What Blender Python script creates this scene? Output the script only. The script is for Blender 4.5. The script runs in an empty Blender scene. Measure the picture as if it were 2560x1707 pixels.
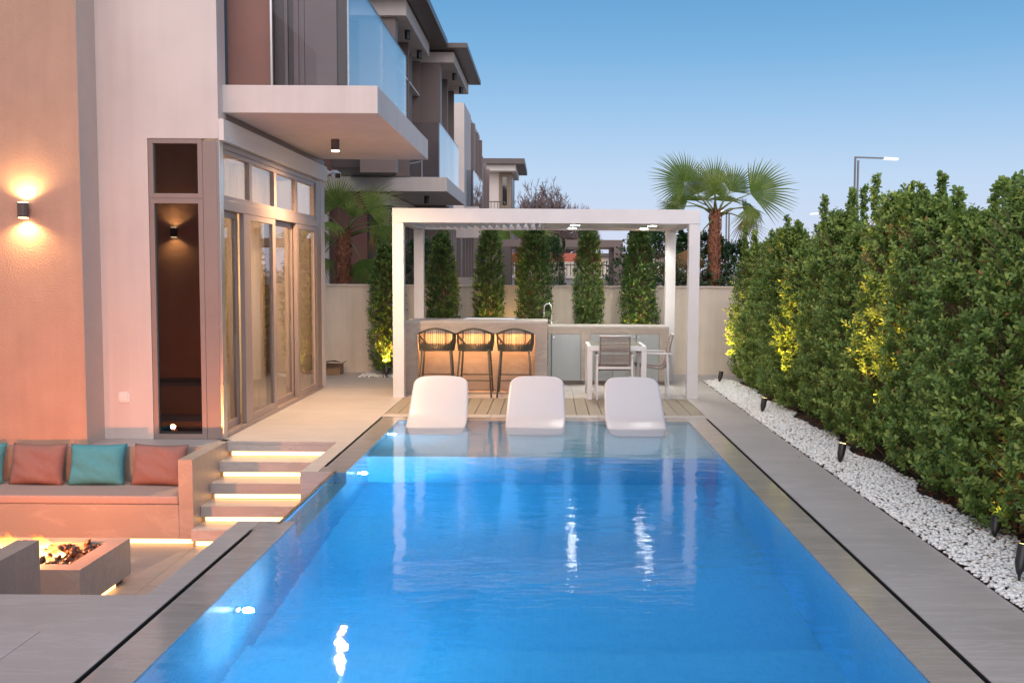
import bpy, bmesh, math, random
import numpy as np
from mathutils import Vector, Matrix
R = math.radians
scene = bpy.context.scene
COL = scene.collection

# ------------------------------------------------------------------ camera
cam_d = bpy.data.cameras.new("camera")
cam = bpy.data.objects.new("camera", cam_d); COL.objects.link(cam)
cam_d.sensor_width = 36; cam_d.lens = 35; cam_d.shift_x = -0.0361
cam_d.clip_start = 0.05; cam_d.clip_end = 4000
P, RO = R(4.02), R(0.33)
f = Vector((0, math.cos(P), -math.sin(P))); u = Vector((0, math.sin(P), math.cos(P))); r = Vector((1, 0, 0))
u2 = u*math.cos(RO) - r*math.sin(RO); r2 = r*math.cos(RO) + u*math.sin(RO)
cam.matrix_world = Matrix(((r2.x, u2.x, -f.x, 0), (r2.y, u2.y, -f.y, 0), (r2.z, u2.z, -f.z, 1.75), (0, 0, 0, 1)))
scene.camera = cam

# ------------------------------------------------------------------ sky and dusk light
SUN_EL, SUN_AZ = R(8.0), R(188)          # low sun behind the camera, to its left
world = bpy.data.worlds.new("World"); scene.world = world; world.use_nodes = True
wn = world.node_tree; wn.nodes.clear()
sky = wn.nodes.new("ShaderNodeTexSky"); sky.sky_type = 'NISHITA'; sky.sun_disc = False
sky.sun_elevation = SUN_EL; sky.sun_rotation = SUN_AZ
sky.air_density = 1.0; sky.dust_density = 0.3; sky.ozone_density = 4.0
# dusk gradient by height above the horizon, the same all the way round, blended with the physical sky
tcw = wn.nodes.new("ShaderNodeTexCoord"); sepw = wn.nodes.new("ShaderNodeSeparateXYZ"); wn.links.new(tcw.outputs['Generated'], sepw.inputs[0])
crw = wn.nodes.new("ShaderNodeValToRGB"); el_ = crw.color_ramp.elements
el_[0].position = 0.0; el_[0].color = (.66,.68,.88,1); el_[1].position = 1.0; el_[1].color = (.13,.30,.52,1)
for p_, c_ in ((.035,(.65,.71,.90,1)),(.09,(.54,.68,.89,1)),(.15,(.36,.57,.83,1)),(.21,(.205,.45,.74,1)),(.28,(.115,.34,.63,1)),(.55,(.105,.31,.57,1))):
    e_ = el_.new(p_); e_.color = c_
wn.links.new(sepw.outputs[2], crw.inputs[0])
vm = wn.nodes.new("ShaderNodeVectorMath"); vm.operation = 'SCALE'; vm.inputs['Scale'].default_value = 8.1
wn.links.new(crw.outputs[0], vm.inputs[0])
mxw = wn.nodes.new("ShaderNodeMix"); mxw.data_type = 'RGBA'; mxw.clamp_factor = False; mxw.inputs[0].default_value = 0.9
wn.links.new(sky.outputs[0], mxw.inputs[6]); wn.links.new(vm.outputs[0], mxw.inputs[7])
bg = wn.nodes.new("ShaderNodeBackground"); bg.inputs[1].default_value = 0.11
wo = wn.nodes.new("ShaderNodeOutputWorld")
wn.links.new(mxw.outputs[2], bg.inputs[0]); wn.links.new(bg.outputs[0], wo.inputs[0])
sun_d = bpy.data.lights.new("sun", 'SUN'); sun_d.energy = 3.2; sun_d.angle = R(95); sun_d.color = (1.0, 0.86, 0.75)
sun = bpy.data.objects.new("sun", sun_d); COL.objects.link(sun)
sdir = Vector((math.sin(SUN_AZ), math.cos(SUN_AZ), math.tan(R(36))))
sun.rotation_euler = sdir.to_track_quat('Z', 'Y').to_euler()
scene.view_settings.view_transform = 'Standard'; scene.view_settings.look = 'None'
scene.view_settings.exposure = 0.24; scene.view_settings.gamma = 1.0
scene.cycles.use_denoising = True
scene.cycles.max_bounces = 8; scene.cycles.transmission_bounces = 8; scene.cycles.glossy_bounces = 5
scene.cycles.transparent_max_bounces = 16; scene.cycles.diffuse_bounces = 3
scene.cycles.sample_clamp_indirect = 6.0; scene.cycles.blur_glossy = 0.3
scene.cycles.caustics_reflective = False

# ------------------------------------------------------------------ helpers
def tag(o, label=None, cat=None, group=None, kind=None):
    if label: o['label'] = label
    if cat: o['category'] = cat
    if group: o['group'] = group
    if kind: o['kind'] = kind
    return o

def root(name, loc, label=None, cat=None, group=None, kind=None):
    o = bpy.data.objects.new(name, None); COL.objects.link(o)
    o.location = loc; o.empty_display_size = .1
    return tag(o, label, cat, group, kind)

def origin_of(o):
    v = Vector((0, 0, 0))
    while o is not None:
        v += o.location; o = o.parent
    return v

def link_mesh(name, me, mat, parent=None, smooth=False, bevel=0):
    o = bpy.data.objects.new(name, me); COL.objects.link(o)
    if mat is not None and not me.materials: me.materials.append(mat)
    if smooth: me.polygons.foreach_set('use_smooth', [True]*len(me.polygons))
    if bevel:
        m = o.modifiers.new('b', 'BEVEL'); m.width = bevel; m.segments = 2; m.limit_method = 'ANGLE'; m.angle_limit = R(40)
    if parent is not None: o.parent = parent
    return o

class MB:
    def __init__(s): s.v = []; s.f = []
    def add(s, vs, fs):
        n = len(s.v); s.v += [tuple(p) for p in vs]; s.f += [tuple(i+n for i in q) for q in fs]; return s
    def box(s, x0, x1, y0, y1, z0, z1):
        if x0 > x1: x0, x1 = x1, x0
        if y0 > y1: y0, y1 = y1, y0
        if z0 > z1: z0, z1 = z1, z0
        return s.add([(x0,y0,z0),(x1,y0,z0),(x1,y1,z0),(x0,y1,z0),(x0,y0,z1),(x1,y0,z1),(x1,y1,z1),(x0,y1,z1)],
                     [(3,2,1,0),(4,5,6,7),(0,1,5,4),(1,2,6,5),(2,3,7,6),(3,0,4,7)])
    def tube(s, pts, rad, n=8, cap=True, flat=1.0, upv=None):
        pts = [Vector(p) for p in pts]; k = len(pts)
        rs = rad if isinstance(rad, (list, tuple)) else [rad]*k
        base = len(s.v); prev = None
        for i, p in enumerate(pts):
            t = (pts[min(i+1, k-1)] - pts[max(i-1, 0)])
            t = t.normalized() if t.length > 1e-9 else Vector((0, 0, 1))
            if prev is None:
                a = Vector(upv) if upv is not None else (Vector((0, 0, 1)) if abs(t.z) < .9 else Vector((1, 0, 0)))
                e1 = (a - t*a.dot(t)).normalized()
            else:
                e1 = (prev - t*prev.dot(t)).normalized()
            prev = e1; e2 = t.cross(e1)
            for j in range(n):
                a = 2*math.pi*j/n
                s.v.append(tuple(p + e1*math.cos(a)*rs[i]*flat + e2*math.sin(a)*rs[i]))
        for i in range(k-1):
            for j in range(n):
                a = base+i*n+j; b = base+i*n+(j+1) % n
                s.f.append((a, b, b+n, a+n))
        if cap:
            s.f.append(tuple(base+j for j in reversed(range(n)))); s.f.append(tuple(base+(k-1)*n+j for j in range(n)))
        return s
    def bar(s, p0, p1, w, h, upv=(0, 0, 1)):
        p0, p1 = Vector(p0), Vector(p1); t = (p1-p0).normalized(); a = Vector(upv)
        if abs(t.dot(a)) > .98: a = Vector((0, 1, 0))
        e1 = (a - t*a.dot(t)).normalized(); e2 = t.cross(e1)
        vs = []
        for p in (p0, p1):
            for sx, sy in ((-1,-1),(1,-1),(1,1),(-1,1)): vs.append(p + e2*sx*w/2 + e1*sy*h/2)
        return s.add(vs, [(3,2,1,0),(4,5,6,7),(0,1,5,4),(1,2,6,5),(2,3,7,6),(3,0,4,7)])
    def prism(s, poly, z0, z1):
        n = len(poly)
        return s.add([(x,y,z0) for x,y in poly]+[(x,y,z1) for x,y in poly],
                     [tuple(reversed(range(n))), tuple(range(n, 2*n))]+[(i,(i+1)%n,(i+1)%n+n,i+n) for i in range(n)])
    def mesh(s, org=(0,0,0)):
        me = bpy.data.meshes.new('m'); ox, oy, oz = org
        me.from_pydata([(a-ox,b-oy,c-oz) for a,b,c in s.v], [], s.f); me.update(); return me
    def build(s, name, mat, parent=None, smooth=False, bevel=0, **kw):
        org = origin_of(parent) if parent is not None else (0,0,0)
        me = s.mesh(org); me.name = name
        o = link_mesh(name, me, mat, parent, smooth, bevel)
        if kw: tag(o, **kw)
        return o

def B(name, mat, parent, x0, x1, y0, y1, z0, z1, bevel=0, **kw):
    return MB().box(x0,x1,y0,y1,z0,z1).build(name, mat, parent, bevel=bevel, **kw)

def copy_tree(o, parent=None):
    c = o.copy(); COL.objects.link(c); c.parent = parent
    for ch in list(o.children): copy_tree(ch, c)
    return c

def np_mesh(name, V, F, attr=None):
    """V (n,3), F (m,4) quads"""
    me = bpy.data.meshes.new(name)
    V = np.ascontiguousarray(V, dtype=np.float32); F = np.ascontiguousarray(F, dtype=np.int32)
    me.vertices.add(len(V)); me.vertices.foreach_set('co', V.ravel())
    k = F.shape[1]
    me.loops.add(F.size); me.loops.foreach_set('vertex_index', F.ravel())
    me.polygons.add(len(F)); me.polygons.foreach_set('loop_start', np.arange(0, F.size, k, dtype=np.int32))
    me.polygons.foreach_set('loop_total', np.full(len(F), k, dtype=np.int32))
    if attr is not None:
        a = me.attributes.new('tone', 'FLOAT', 'FACE'); a.data.foreach_set('value', np.asarray(attr, dtype=np.float32))
    me.update(calc_edges=True); me.validate()
    return me

# ------------------------------------------------------------------ materials
def nmat(name):
    m = bpy.data.materials.new(name); m.use_nodes = True; nt = m.node_tree
    b = nt.nodes['Principled BSDF']; return m, nt, b
def N(nt, t, **kw):
    n = nt.nodes.new(t)
    for k, v in kw.items(): setattr(n, k, v)
    return n
def coords(nt, scale=(1,1,1), rot=(0,0,0), world=False):
    if world:
        g = N(nt, 'ShaderNodeNewGeometry'); out = g.outputs['Position']
    else:
        g = N(nt, 'ShaderNodeTexCoord'); out = g.outputs['Object']
    mp = N(nt, 'ShaderNodeMapping'); mp.inputs['Scale'].default_value = scale; mp.inputs['Rotation'].default_value = rot
    nt.links.new(out, mp.inputs[0]); return mp.outputs[0]
def noise(nt, vec, scale, detail=4, rough=.55, dist=0):
    n = N(nt, 'ShaderNodeTexNoise'); n.inputs['Scale'].default_value = scale; n.inputs['Detail'].default_value = detail
    n.inputs['Roughness'].default_value = rough; n.inputs['Distortion'].default_value = dist
    nt.links.new(vec, n.inputs['Vector']); return n.outputs[0]
def ramp(nt, fac, stops, interp='LINEAR'):
    c = N(nt, 'ShaderNodeValToRGB'); el = c.color_ramp.elements; c.color_ramp.interpolation = interp
    while len(el) > 1: el.remove(el[0])
    el[0].position = stops[0][0]; el[0].color = (*stops[0][1], 1) if len(stops[0][1]) == 3 else stops[0][1]
    for p, col in stops[1:]:
        e = el.new(p); e.color = (*col, 1)
    nt.links.new(fac, c.inputs[0]); return c.outputs[0]
def bump(nt, b, h, strength, dist=.01):
    n = N(nt, 'ShaderNodeBump'); n.inputs['Strength'].default_value = strength; n.inputs['Distance'].default_value = dist
    nt.links.new(h, n.inputs['Height']); nt.links.new(n.outputs[0], b.inputs['Normal']); return n
def mul(c, k): return tuple(min(1, x*k) for x in c)

def plain(name, col, rough=.5, metal=0, var=.08, vs=6, bs=0, bscale=60, world=True, bd=.004, spec=.5, stretch=(1,1,1)):
    m, nt, b = nmat(name)
    v = coords(nt, stretch, world=world)
    nz = noise(nt, v, vs, 5)
    c = ramp(nt, nz, [(.3, mul(col, 1-var)), (.7, mul(col, 1+var))])
    nt.links.new(c, b.inputs['Base Color'])
    b.inputs['Roughness'].default_value = rough; b.inputs['Metallic'].default_value = metal
    b.inputs['Specular IOR Level'].default_value = spec
    if bs: bump(nt, b, noise(nt, v, bscale, 3), bs, bd)
    return m

def stone(name, col, rough=.45, vein=.16, coat=0, wet=False):
    m, nt, b = nmat(name)
    v = coords(nt, (1,1,1), (0, 0, R(28)), world=True)
    v2 = coords(nt, (.7, 5, 2.5), (0, R(20), R(24)), world=True)
    big = noise(nt, v, 1.1, 6, .6, .6)
    c = ramp(nt, big, [(.25, mul(col, .88)), (.55, col), (.8, mul(col, 1.1))])
    vn = noise(nt, v2, 1.6, 8, .68, 1.2)
    vf = ramp(nt, vn, [(.50, (0,0,0)), (.56, (1,1,1)), (.60, (0,0,0))])
    fine = noise(nt, v, 90, 2)
    mx = N(nt, 'ShaderNodeMix', data_type='RGBA'); mx.inputs[7].default_value = (*mul(col, 1.45), 1)
    sc = N(nt, 'ShaderNodeMath', operation='MULTIPLY'); sc.inputs[1].default_value = vein*2
    nt.links.new(vf, sc.inputs[0]); nt.links.new(sc.outputs[0], mx.inputs[0]); nt.links.new(c, mx.inputs[6])
    mx2 = N(nt, 'ShaderNodeMix', data_type='RGBA', blend_type='MULTIPLY'); mx2.inputs[0].default_value = .35
    nt.links.new(mx.outputs[2], mx2.inputs[6])
    fr = ramp(nt, fine, [(.3, (.8,.8,.8)), (.7, (1,1,1))]); nt.links.new(fr, mx2.inputs[7])
    nt.links.new(mx2.outputs[2], b.inputs['Base Color'])
    rr = N(nt, 'ShaderNodeMapRange'); rr.inputs[3].default_value = rough-.07; rr.inputs[4].default_value = rough+.08
    nt.links.new(vn, rr.inputs[0]); nt.links.new(rr.outputs[0], b.inputs['Roughness'])
    oi = N(nt, 'ShaderNodeObjectInfo'); mr = N(nt, 'ShaderNodeMapRange'); mr.inputs[3].default_value = .93; mr.inputs[4].default_value = 1.06
    nt.links.new(oi.outputs['Random'], mr.inputs[0])
    vs_ = N(nt, 'ShaderNodeVectorMath', operation='SCALE'); nt.links.new(mx2.outputs[2], vs_.inputs[0]); nt.links.new(mr.outputs[0], vs_.inputs['Scale']); nt.links.new(vs_.outputs[0], b.inputs['Base Color'])
    if wet:
        vv = coords(nt, (1, .5, 1), world=True)
        b.inputs['Roughness'].default_value = rough
        for l in list(b.inputs['Roughness'].links): nt.links.remove(l)
        b.inputs['IOR'].default_value = 1.6
        bump(nt, b, noise(nt, vv, 5, 3), .12, .01)
    else:
        bump(nt, b, vn, .12, .01)
    return m

def metal_paint(name, col, rough=.4, spec=.5):
    m, nt, b = nmat(name)
    v = coords(nt, world=True)
    c = ramp(nt, noise(nt, v, 3, 4), [(.3, mul(col, .95)), (.7, mul(col, 1.04))]); nt.links.new(c, b.inputs['Base Color'])
    b.inputs['Roughness'].default_value = rough; b.inputs['Specular IOR Level'].default_value = spec
    bump(nt, b, noise(nt, v, 300, 2), .05, .001)
    return m

def emit(name, col, strength, base=(.8,.8,.8)):
    m, nt, b = nmat(name)
    b.inputs['Base Color'].default_value = (*base, 1)
    b.inputs['Emission Color'].default_value = (*col, 1); b.inputs['Emission Strength'].default_value = strength
    return m

def pane_glass(name, tint=(.9,.92,.92), refl=1.0, ior=1.5, rough=.0, wav=0.0):
    m = bpy.data.materials.new(name); m.use_nodes = True; nt = m.node_tree; nt.nodes.clear()
    o = N(nt, 'ShaderNodeOutputMaterial'); mx = N(nt, 'ShaderNodeMixShader')
    g = N(nt, 'ShaderNodeBsdfGlossy'); g.inputs['Roughness'].default_value = rough; g.inputs[0].default_value = (refl,refl,refl,1)
    t = N(nt, 'ShaderNodeBsdfTransparent'); t.inputs[0].default_value = (*tint, 1)
    geo = N(nt, 'ShaderNodeNewGeometry')      # Schlick reflectance, the same from both faces of the pane
    dp = N(nt, 'ShaderNodeVectorMath', operation='DOT_PRODUCT'); nt.links.new(geo.outputs['Normal'], dp.inputs[0]); nt.links.new(geo.outputs['Incoming'], dp.inputs[1])
    ab_ = N(nt, 'ShaderNodeMath', operation='ABSOLUTE'); nt.links.new(dp.outputs['Value'], ab_.inputs[0])
    sb = N(nt, 'ShaderNodeMath', operation='SUBTRACT'); sb.inputs[0].default_value = 1.0; nt.links.new(ab_.outputs[0], sb.inputs[1])
    pw_ = N(nt, 'ShaderNodeMath', operation='POWER'); pw_.inputs[1].default_value = 5.0; nt.links.new(sb.outputs[0], pw_.inputs[0])
    f0 = ((ior-1)/(ior+1))**2
    fr = N(nt, 'ShaderNodeMath', operation='MULTIPLY_ADD'); fr.inputs[1].default_value = 1-f0; fr.inputs[2].default_value = f0; nt.links.new(pw_.outputs[0], fr.inputs[0])
    if wav:
        v = coords(nt, world=True); bp = N(nt, 'ShaderNodeBump'); bp.inputs['Strength'].default_value = wav; bp.inputs['Distance'].default_value = .02
        nt.links.new(noise(nt, v, 1.5, 2), bp.inputs['Height']); nt.links.new(bp.outputs[0], g.inputs['Normal'])
    nt.links.new(fr.outputs[0], mx.inputs[0]); nt.links.new(t.outputs[0], mx.inputs[1]); nt.links.new(g.outputs[0], mx.inputs[2])
    nt.links.new(mx.outputs[0], o.inputs[0]); return m

def leaf_mat(name, dark, mid, light, rough=.38, trans=.25, spec=.45):
    m, nt, b = nmat(name)
    at = N(nt, 'ShaderNodeAttribute'); at.attribute_name = 'tone'
    oi = N(nt, 'ShaderNodeObjectInfo')
    ad = N(nt, 'ShaderNodeMath', operation='MULTIPLY_ADD'); ad.inputs[1].default_value = .16; ad.inputs[2].default_value = -.08
    nt.links.new(oi.outputs['Random'], ad.inputs[0])
    a2 = N(nt, 'ShaderNodeMath', operation='ADD'); nt.links.new(at.outputs['Fac'], a2.inputs[0]); nt.links.new(ad.outputs[0], a2.inputs[1])
    c = ramp(nt, a2.outputs[0], [(0, dark), (.5, mid), (.90, light), (.93, (.34,.15,.05))])
    nt.links.new(c, b.inputs['Base Color']); b.inputs['Roughness'].default_value = rough
    b.inputs['Specular IOR Level'].default_value = spec
    tr = N(nt, 'ShaderNodeBsdfTranslucent'); nt.links.new(c, tr.inputs[0])
    mx = N(nt, 'ShaderNodeMixShader'); mx.inputs[0].default_value = trans
    out = [n for n in nt.nodes if n.type == 'OUTPUT_MATERIAL'][0]
    nt.links.new(b.outputs[0], mx.inputs[1]); nt.links.new(tr.outputs[0], mx.inputs[2]); nt.links.new(mx.outputs[0], out.inputs[0])
    return m

M = {}
M['stone'] = stone('porcelain_stone', (.425, .385, .37))
M['stone_wet'] = stone('wet_stone', (.37, .325, .30), rough=.13, wet=True)
M['stone_pale'] = stone('pale_stone', (.35, .30, .265), rough=.5)
M['base'] = plain('screed', (.12,.11,.105), .9)
M['white_wall'] = plain('white_render', (.66,.565,.53), .75, var=.045, vs=1.6, bs=.25, bscale=130, bd=.002)
def streaks(m, amt=.10):
    nt = m.node_tree; b = nt.nodes['Principled BSDF']; l = b.inputs['Base Color'].links[0]; src = l.from_socket
    v = coords(nt, (7, 7, .35), world=True); n1 = noise(nt, v, 1.0, 6, .6); v2 = coords(nt, (1,1,1), world=True); n2 = noise(nt, v2, .9, 4)
    k = N(nt, 'ShaderNodeMath', operation='MULTIPLY'); nt.links.new(n1, k.inputs[0]); nt.links.new(n2, k.inputs[1])
    c = ramp(nt, k.outputs[0], [(.16, (1,1,1)), (.40, (1-amt,1-amt*1.05,1-amt*1.15))])
    mx = N(nt, 'ShaderNodeMix', data_type='RGBA', blend_type='MULTIPLY'); mx.inputs[0].default_value = 1
    nt.links.new(src, mx.inputs[6]); nt.links.new(c, mx.inputs[7]); nt.links.new(mx.outputs[2], b.inputs['Base Color'])
streaks(M['white_wall'])
M['tan_wall'] = plain('tan_textured_render', (.52,.32,.235), .8, var=.06, vs=3, bs=.6, bscale=55, bd=.010)
M['garden_wall'] = plain('cream_render', (.76,.65,.55), .85, var=.05, vs=2, bs=.2, bscale=90, bd=.002)
streaks(M['garden_wall'], .16); streaks(M['tan_wall'], .10)
M['bronze'] = metal_paint('bronze_frame', (.29,.22,.20), .35)
M['bronze_dark'] = metal_paint('dark_bronze', (.10,.075,.07), .35)
M['cladding'] = metal_paint('brown_cladding', (.215,.155,.142), .45)
M['cladding_red'] = metal_paint('red_brown_cladding', (.22,.10,.08), .4)
M['roof_brown'] = metal_paint('roof_brown', (.10,.075,.072), .4)
M['soffit'] = plain('soffit_paint', (.72,.66,.62), .7, var=.02)
M['white_metal'] = metal_paint('white_powder_coat', (.66,.64,.66), .35)
M['steel'] = plain('stainless', (.55,.56,.57), .28, metal=1, var=.03, stretch=(1,1,30), vs=20)
M['steel_door'] = plain('brushed_steel_door', (.36,.385,.39), .42, metal=.7, var=.03, stretch=(1,1,30), vs=20)
M['chrome'] = plain('chrome', (.8,.8,.8), .12, metal=1, var=.01)
M['black'] = plain('black_plastic', (.02,.018,.018), .4)
M['grey_plastic'] = plain('grey_plastic', (.3,.3,.3), .5)
M['white_plastic'] = plain('white_plastic', (.78,.77,.76), .4, var=.01)
M['shell'] = plain('lounger_shell', (.50,.485,.52), .35, var=.01, spec=.4)
M['cushion'] = plain('taupe_fabric', (.38,.29,.26), .95, var=.05, vs=40, bs=.3, bscale=500, bd=.001)
M['rose'] = plain('rose_fabric', (.25,.14,.125), .9, var=.05, vs=30, bs=.3, bscale=500, bd=.001)
M['teal'] = plain('teal_fabric', (.06,.28,.35), .9, var=.05, vs=30, bs=.3, bscale=500, bd=.001)
M['rope'] = plain('green_black_rope', (.055,.055,.04), .8, var=.15, vs=50)
M['rope_taupe'] = plain('taupe_rope', (.24,.19,.17), .85, var=.3, vs=60)
M['stool_metal'] = metal_paint('olive_metal', (.07,.062,.045), .4)
M['tabletop'] = pane_glass('table_glass', (.80,.88,.86), ior=1.5)
M['deck_wood'] = plain('composite_deck', (.24,.205,.155), .6, var=.07, vs=9, stretch=(8,.5,1), bs=.2, bscale=30)
M['rail_glass'] = pane_glass('railing_glass', (.88,.90,.93), ior=2.3)
M['rail_front'] = pane_glass('railing_front_glass', (.88,.90,.93), ior=1.18)
M['win_glass'] = pane_glass('window_glass', (.80,.78,.75), ior=2.3, wav=.02)
M['dark_glass'] = pane_glass('dark_glass', (.10,.07,.06), ior=2.1)
M['far_glass'] = plain('far_window_glass', (.02,.02,.022), .06, var=.2, spec=1)
M['interior_wall'] = plain('interior_paint', (.60,.50,.38), .8)
M['wood_floor'] = plain('interior_floor', (.25,.18,.13), .35)
M['curtain'] = plain('sheer_curtain', (.78,.70,.58), .9)
def sheer(m, f=.6):
    nt = m.node_tree; b = nt.nodes['Principled BSDF']; out = [n for n in nt.nodes if n.type == 'OUTPUT_MATERIAL'][0]
    t = N(nt, 'ShaderNodeBsdfTranslucent'); t.inputs[0].default_value = (.85,.78,.66,1); mx = N(nt, 'ShaderNodeMixShader'); mx.inputs[0].default_value = f
    nt.links.new(b.outputs[0], mx.inputs[1]); nt.links.new(t.outputs[0], mx.inputs[2]); nt.links.new(mx.outputs[0], out.inputs[0])
sheer(M['curtain'])
M['led'] = emit('led_strip', (1, .47, .13), 5.5)
M['led_bar'] = emit('led_bar', (1, .45, .16), 60)
M['lamp_warm'] = emit('lamp_warm', (1, .72, .38), 14)
M['lamp_white'] = emit('lamp_white', (1, .98, .90), 30)
M['lamp_street'] = emit('lamp_street', (.95, .97, 1), .8)
M['lamp_pool'] = emit('lamp_pool', (.75, .88, 1), 60)
M['bark'] = plain('bark', (.24,.14,.085), .9, var=.3, vs=20, bs=.6, bscale=60, bd=.01)
M['palm_bark'] = plain('palm_bark', (.26,.10,.055), .9, var=.35, vs=14, stretch=(1,1,3), bs=.7, bscale=40, bd=.02)
M['bare_twig'] = plain('bare_twig', (.17,.115,.11), .9, var=.2)
M['leaf'] = leaf_mat('ficus_leaf', (.085,.16,.042), (.225,.325,.075), (.46,.53,.13), rough=.45, trans=.38)
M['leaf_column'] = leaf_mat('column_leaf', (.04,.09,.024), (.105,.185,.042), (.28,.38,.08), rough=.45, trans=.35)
M['leaf_dark'] = leaf_mat('dark_leaf', (.018,.05,.014), (.04,.095,.024), (.09,.17,.045))
M['frond'] = leaf_mat('palm_frond', (.05,.10,.025), (.15,.23,.055), (.38,.39,.13), rough=.8, trans=.45, spec=.08)
M['frond_dry'] = leaf_mat('dry_frond', (.22,.09,.035), (.32,.15,.06), (.20,.22,.07), rough=.6, trans=.2)
M['drain'] = plain('drain_plastic', (.12,.22,.30), .5)
M['soil'] = plain('soil', (.06,.035,.025), .95, var=.3, bs=.6, bscale=40, bd=.02)
M['ground'] = plain('sand_ground', (.30,.26,.22), .95, var=.12, vs=.3)
M['cardboard'] = plain('cardboard', (.30,.19,.12), .9, var=.1)
M['awning'] = plain('orange_awning', (.55,.12,.05), .8)
M['grey_wall'] = plain('grey_render', (.30,.28,.28), .8)
M['lava'] = plain('lava_rock', (.06,.030,.022), .45, var=.5, vs=30, bs=.5, bscale=80)

# pebbles: a slight tone per stone
def pebble_mat():
    m, nt, b = nmat('white_pebble')
    at = N(nt, 'ShaderNodeAttribute'); at.attribute_name = 'tone'
    oi = N(nt, 'ShaderNodeObjectInfo')
    a2 = N(nt, 'ShaderNodeMath', operation='ADD'); nt.links.new(at.outputs['Fac'], a2.inputs[0])
    m2 = N(nt, 'ShaderNodeMath', operation='MULTIPLY'); m2.inputs[1].default_value = 0; nt.links.new(oi.outputs['Random'], m2.inputs[0])
    nt.links.new(m2.outputs[0], a2.inputs[1])
    c = ramp(nt, a2.outputs[0], [(0, (.60,.57,.53)), (.2, (.76,.75,.74)), (1, (.86,.86,.86))])
    nt.links.new(c, b.inputs['Base Color']); b.inputs['Roughness'].default_value = .5
    return m
M['pebble'] = pebble_mat()

def mosaic_mat():
    m, nt, b = nmat('pool_mosaic')
    tc = N(nt, 'ShaderNodeNewGeometry')
    def cells(rot):
        mp = N(nt, 'ShaderNodeMapping'); mp.inputs['Rotation'].default_value = rot
        nt.links.new(tc.outputs['Position'], mp.inputs[0])
        br = N(nt, 'ShaderNodeTexBrick'); br.offset = 0; br.inputs['Scale'].default_value = 1
        br.inputs['Brick Width'].default_value = .04; br.inputs['Row Height'].default_value = .025
        br.inputs['Mortar Size'].default_value = .0012; br.inputs['Mortar Smooth'].default_value = .2
        br.inputs['Color1'].default_value = (.29, .51, .64, 1); br.inputs['Color2'].default_value = (.36, .57, .69, 1)
        br.inputs['Mortar'].default_value = (.42, .60, .70, 1)
        nt.links.new(mp.outputs[0], br.inputs[0]); return br
    top = cells((0,0,0)); sx = cells((0, R(90), R(90))); sy = cells((R(90), 0, 0))
    sep = N(nt, 'ShaderNodeSeparateXYZ'); nt.links.new(tc.outputs['Normal'], sep.inputs[0])
    def absn(i):
        a = N(nt, 'ShaderNodeMath', operation='ABSOLUTE'); nt.links.new(sep.outputs[i], a.inputs[0])
        g = N(nt, 'ShaderNodeMath', operation='GREATER_THAN'); g.inputs[1].default_value = .7; nt.links.new(a.outputs[0], g.inputs[0]); return g.outputs[0]
    m1 = N(nt, 'ShaderNodeMix', data_type='RGBA'); nt.links.new(absn(0), m1.inputs[0]); nt.links.new(top.outputs[0], m1.inputs[6]); nt.links.new(sx.outputs[0], m1.inputs[7])
    m2 = N(nt, 'ShaderNodeMix', data_type='RGBA'); nt.links.new(absn(1), m2.inputs[0]); nt.links.new(m1.outputs[2], m2.inputs[6]); nt.links.new(sy.outputs[0], m2.inputs[7])
    nt.links.new(m2.outputs[2], b.inputs['Base Color']); b.inputs['Roughness'].default_value = .25
    bump(nt, b, noise(nt, coords(nt, world=True), 25, 2), .15, .01)
    return m
M['mosaic'] = mosaic_mat()

def water_mat():
    m = bpy.data.materials.new('pool_water'); m.use_nodes = True; nt = m.node_tree; nt.nodes.clear()
    o = N(nt, 'ShaderNodeOutputMaterial')
    g = N(nt, 'ShaderNodeBsdfGlass'); g.inputs['IOR'].default_value = 1.333; g.inputs['Roughness'].default_value = 0.0
    v = coords(nt, (1.3,2.6,1), (0,0,R(5)), world=True)
    v2 = coords(nt, (1, 2.2, 1), (0,0,R(-7)), world=True)
    a = noise(nt, v, 2.2, 2, .5, .3); c = noise(nt, v2, 11, 3, .6, .4)
    mm = N(nt, 'ShaderNodeMath', operation='MULTIPLY_ADD'); mm.inputs[1].default_value = .22
    nt.links.new(c, mm.inputs[0]); nt.links.new(a, mm.inputs[2])
    bp = N(nt, 'ShaderNodeBump'); bp.inputs['Strength'].default_value = .30; bp.inputs['Distance'].default_value = .012
    nt.links.new(mm.outputs[0], bp.inputs['Height']); nt.links.new(bp.outputs[0], g.inputs['Normal'])
    ab = N(nt, 'ShaderNodeVolumeAbsorption'); ab.inputs['Color'].default_value = (.10, .79, .985, 1); ab.inputs['Density'].default_value = .72
    nt.links.new(g.outputs[0], o.inputs['Surface']); nt.links.new(ab.outputs[0], o.inputs['Volume'])
    return m
M['water'] = water_mat()

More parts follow.
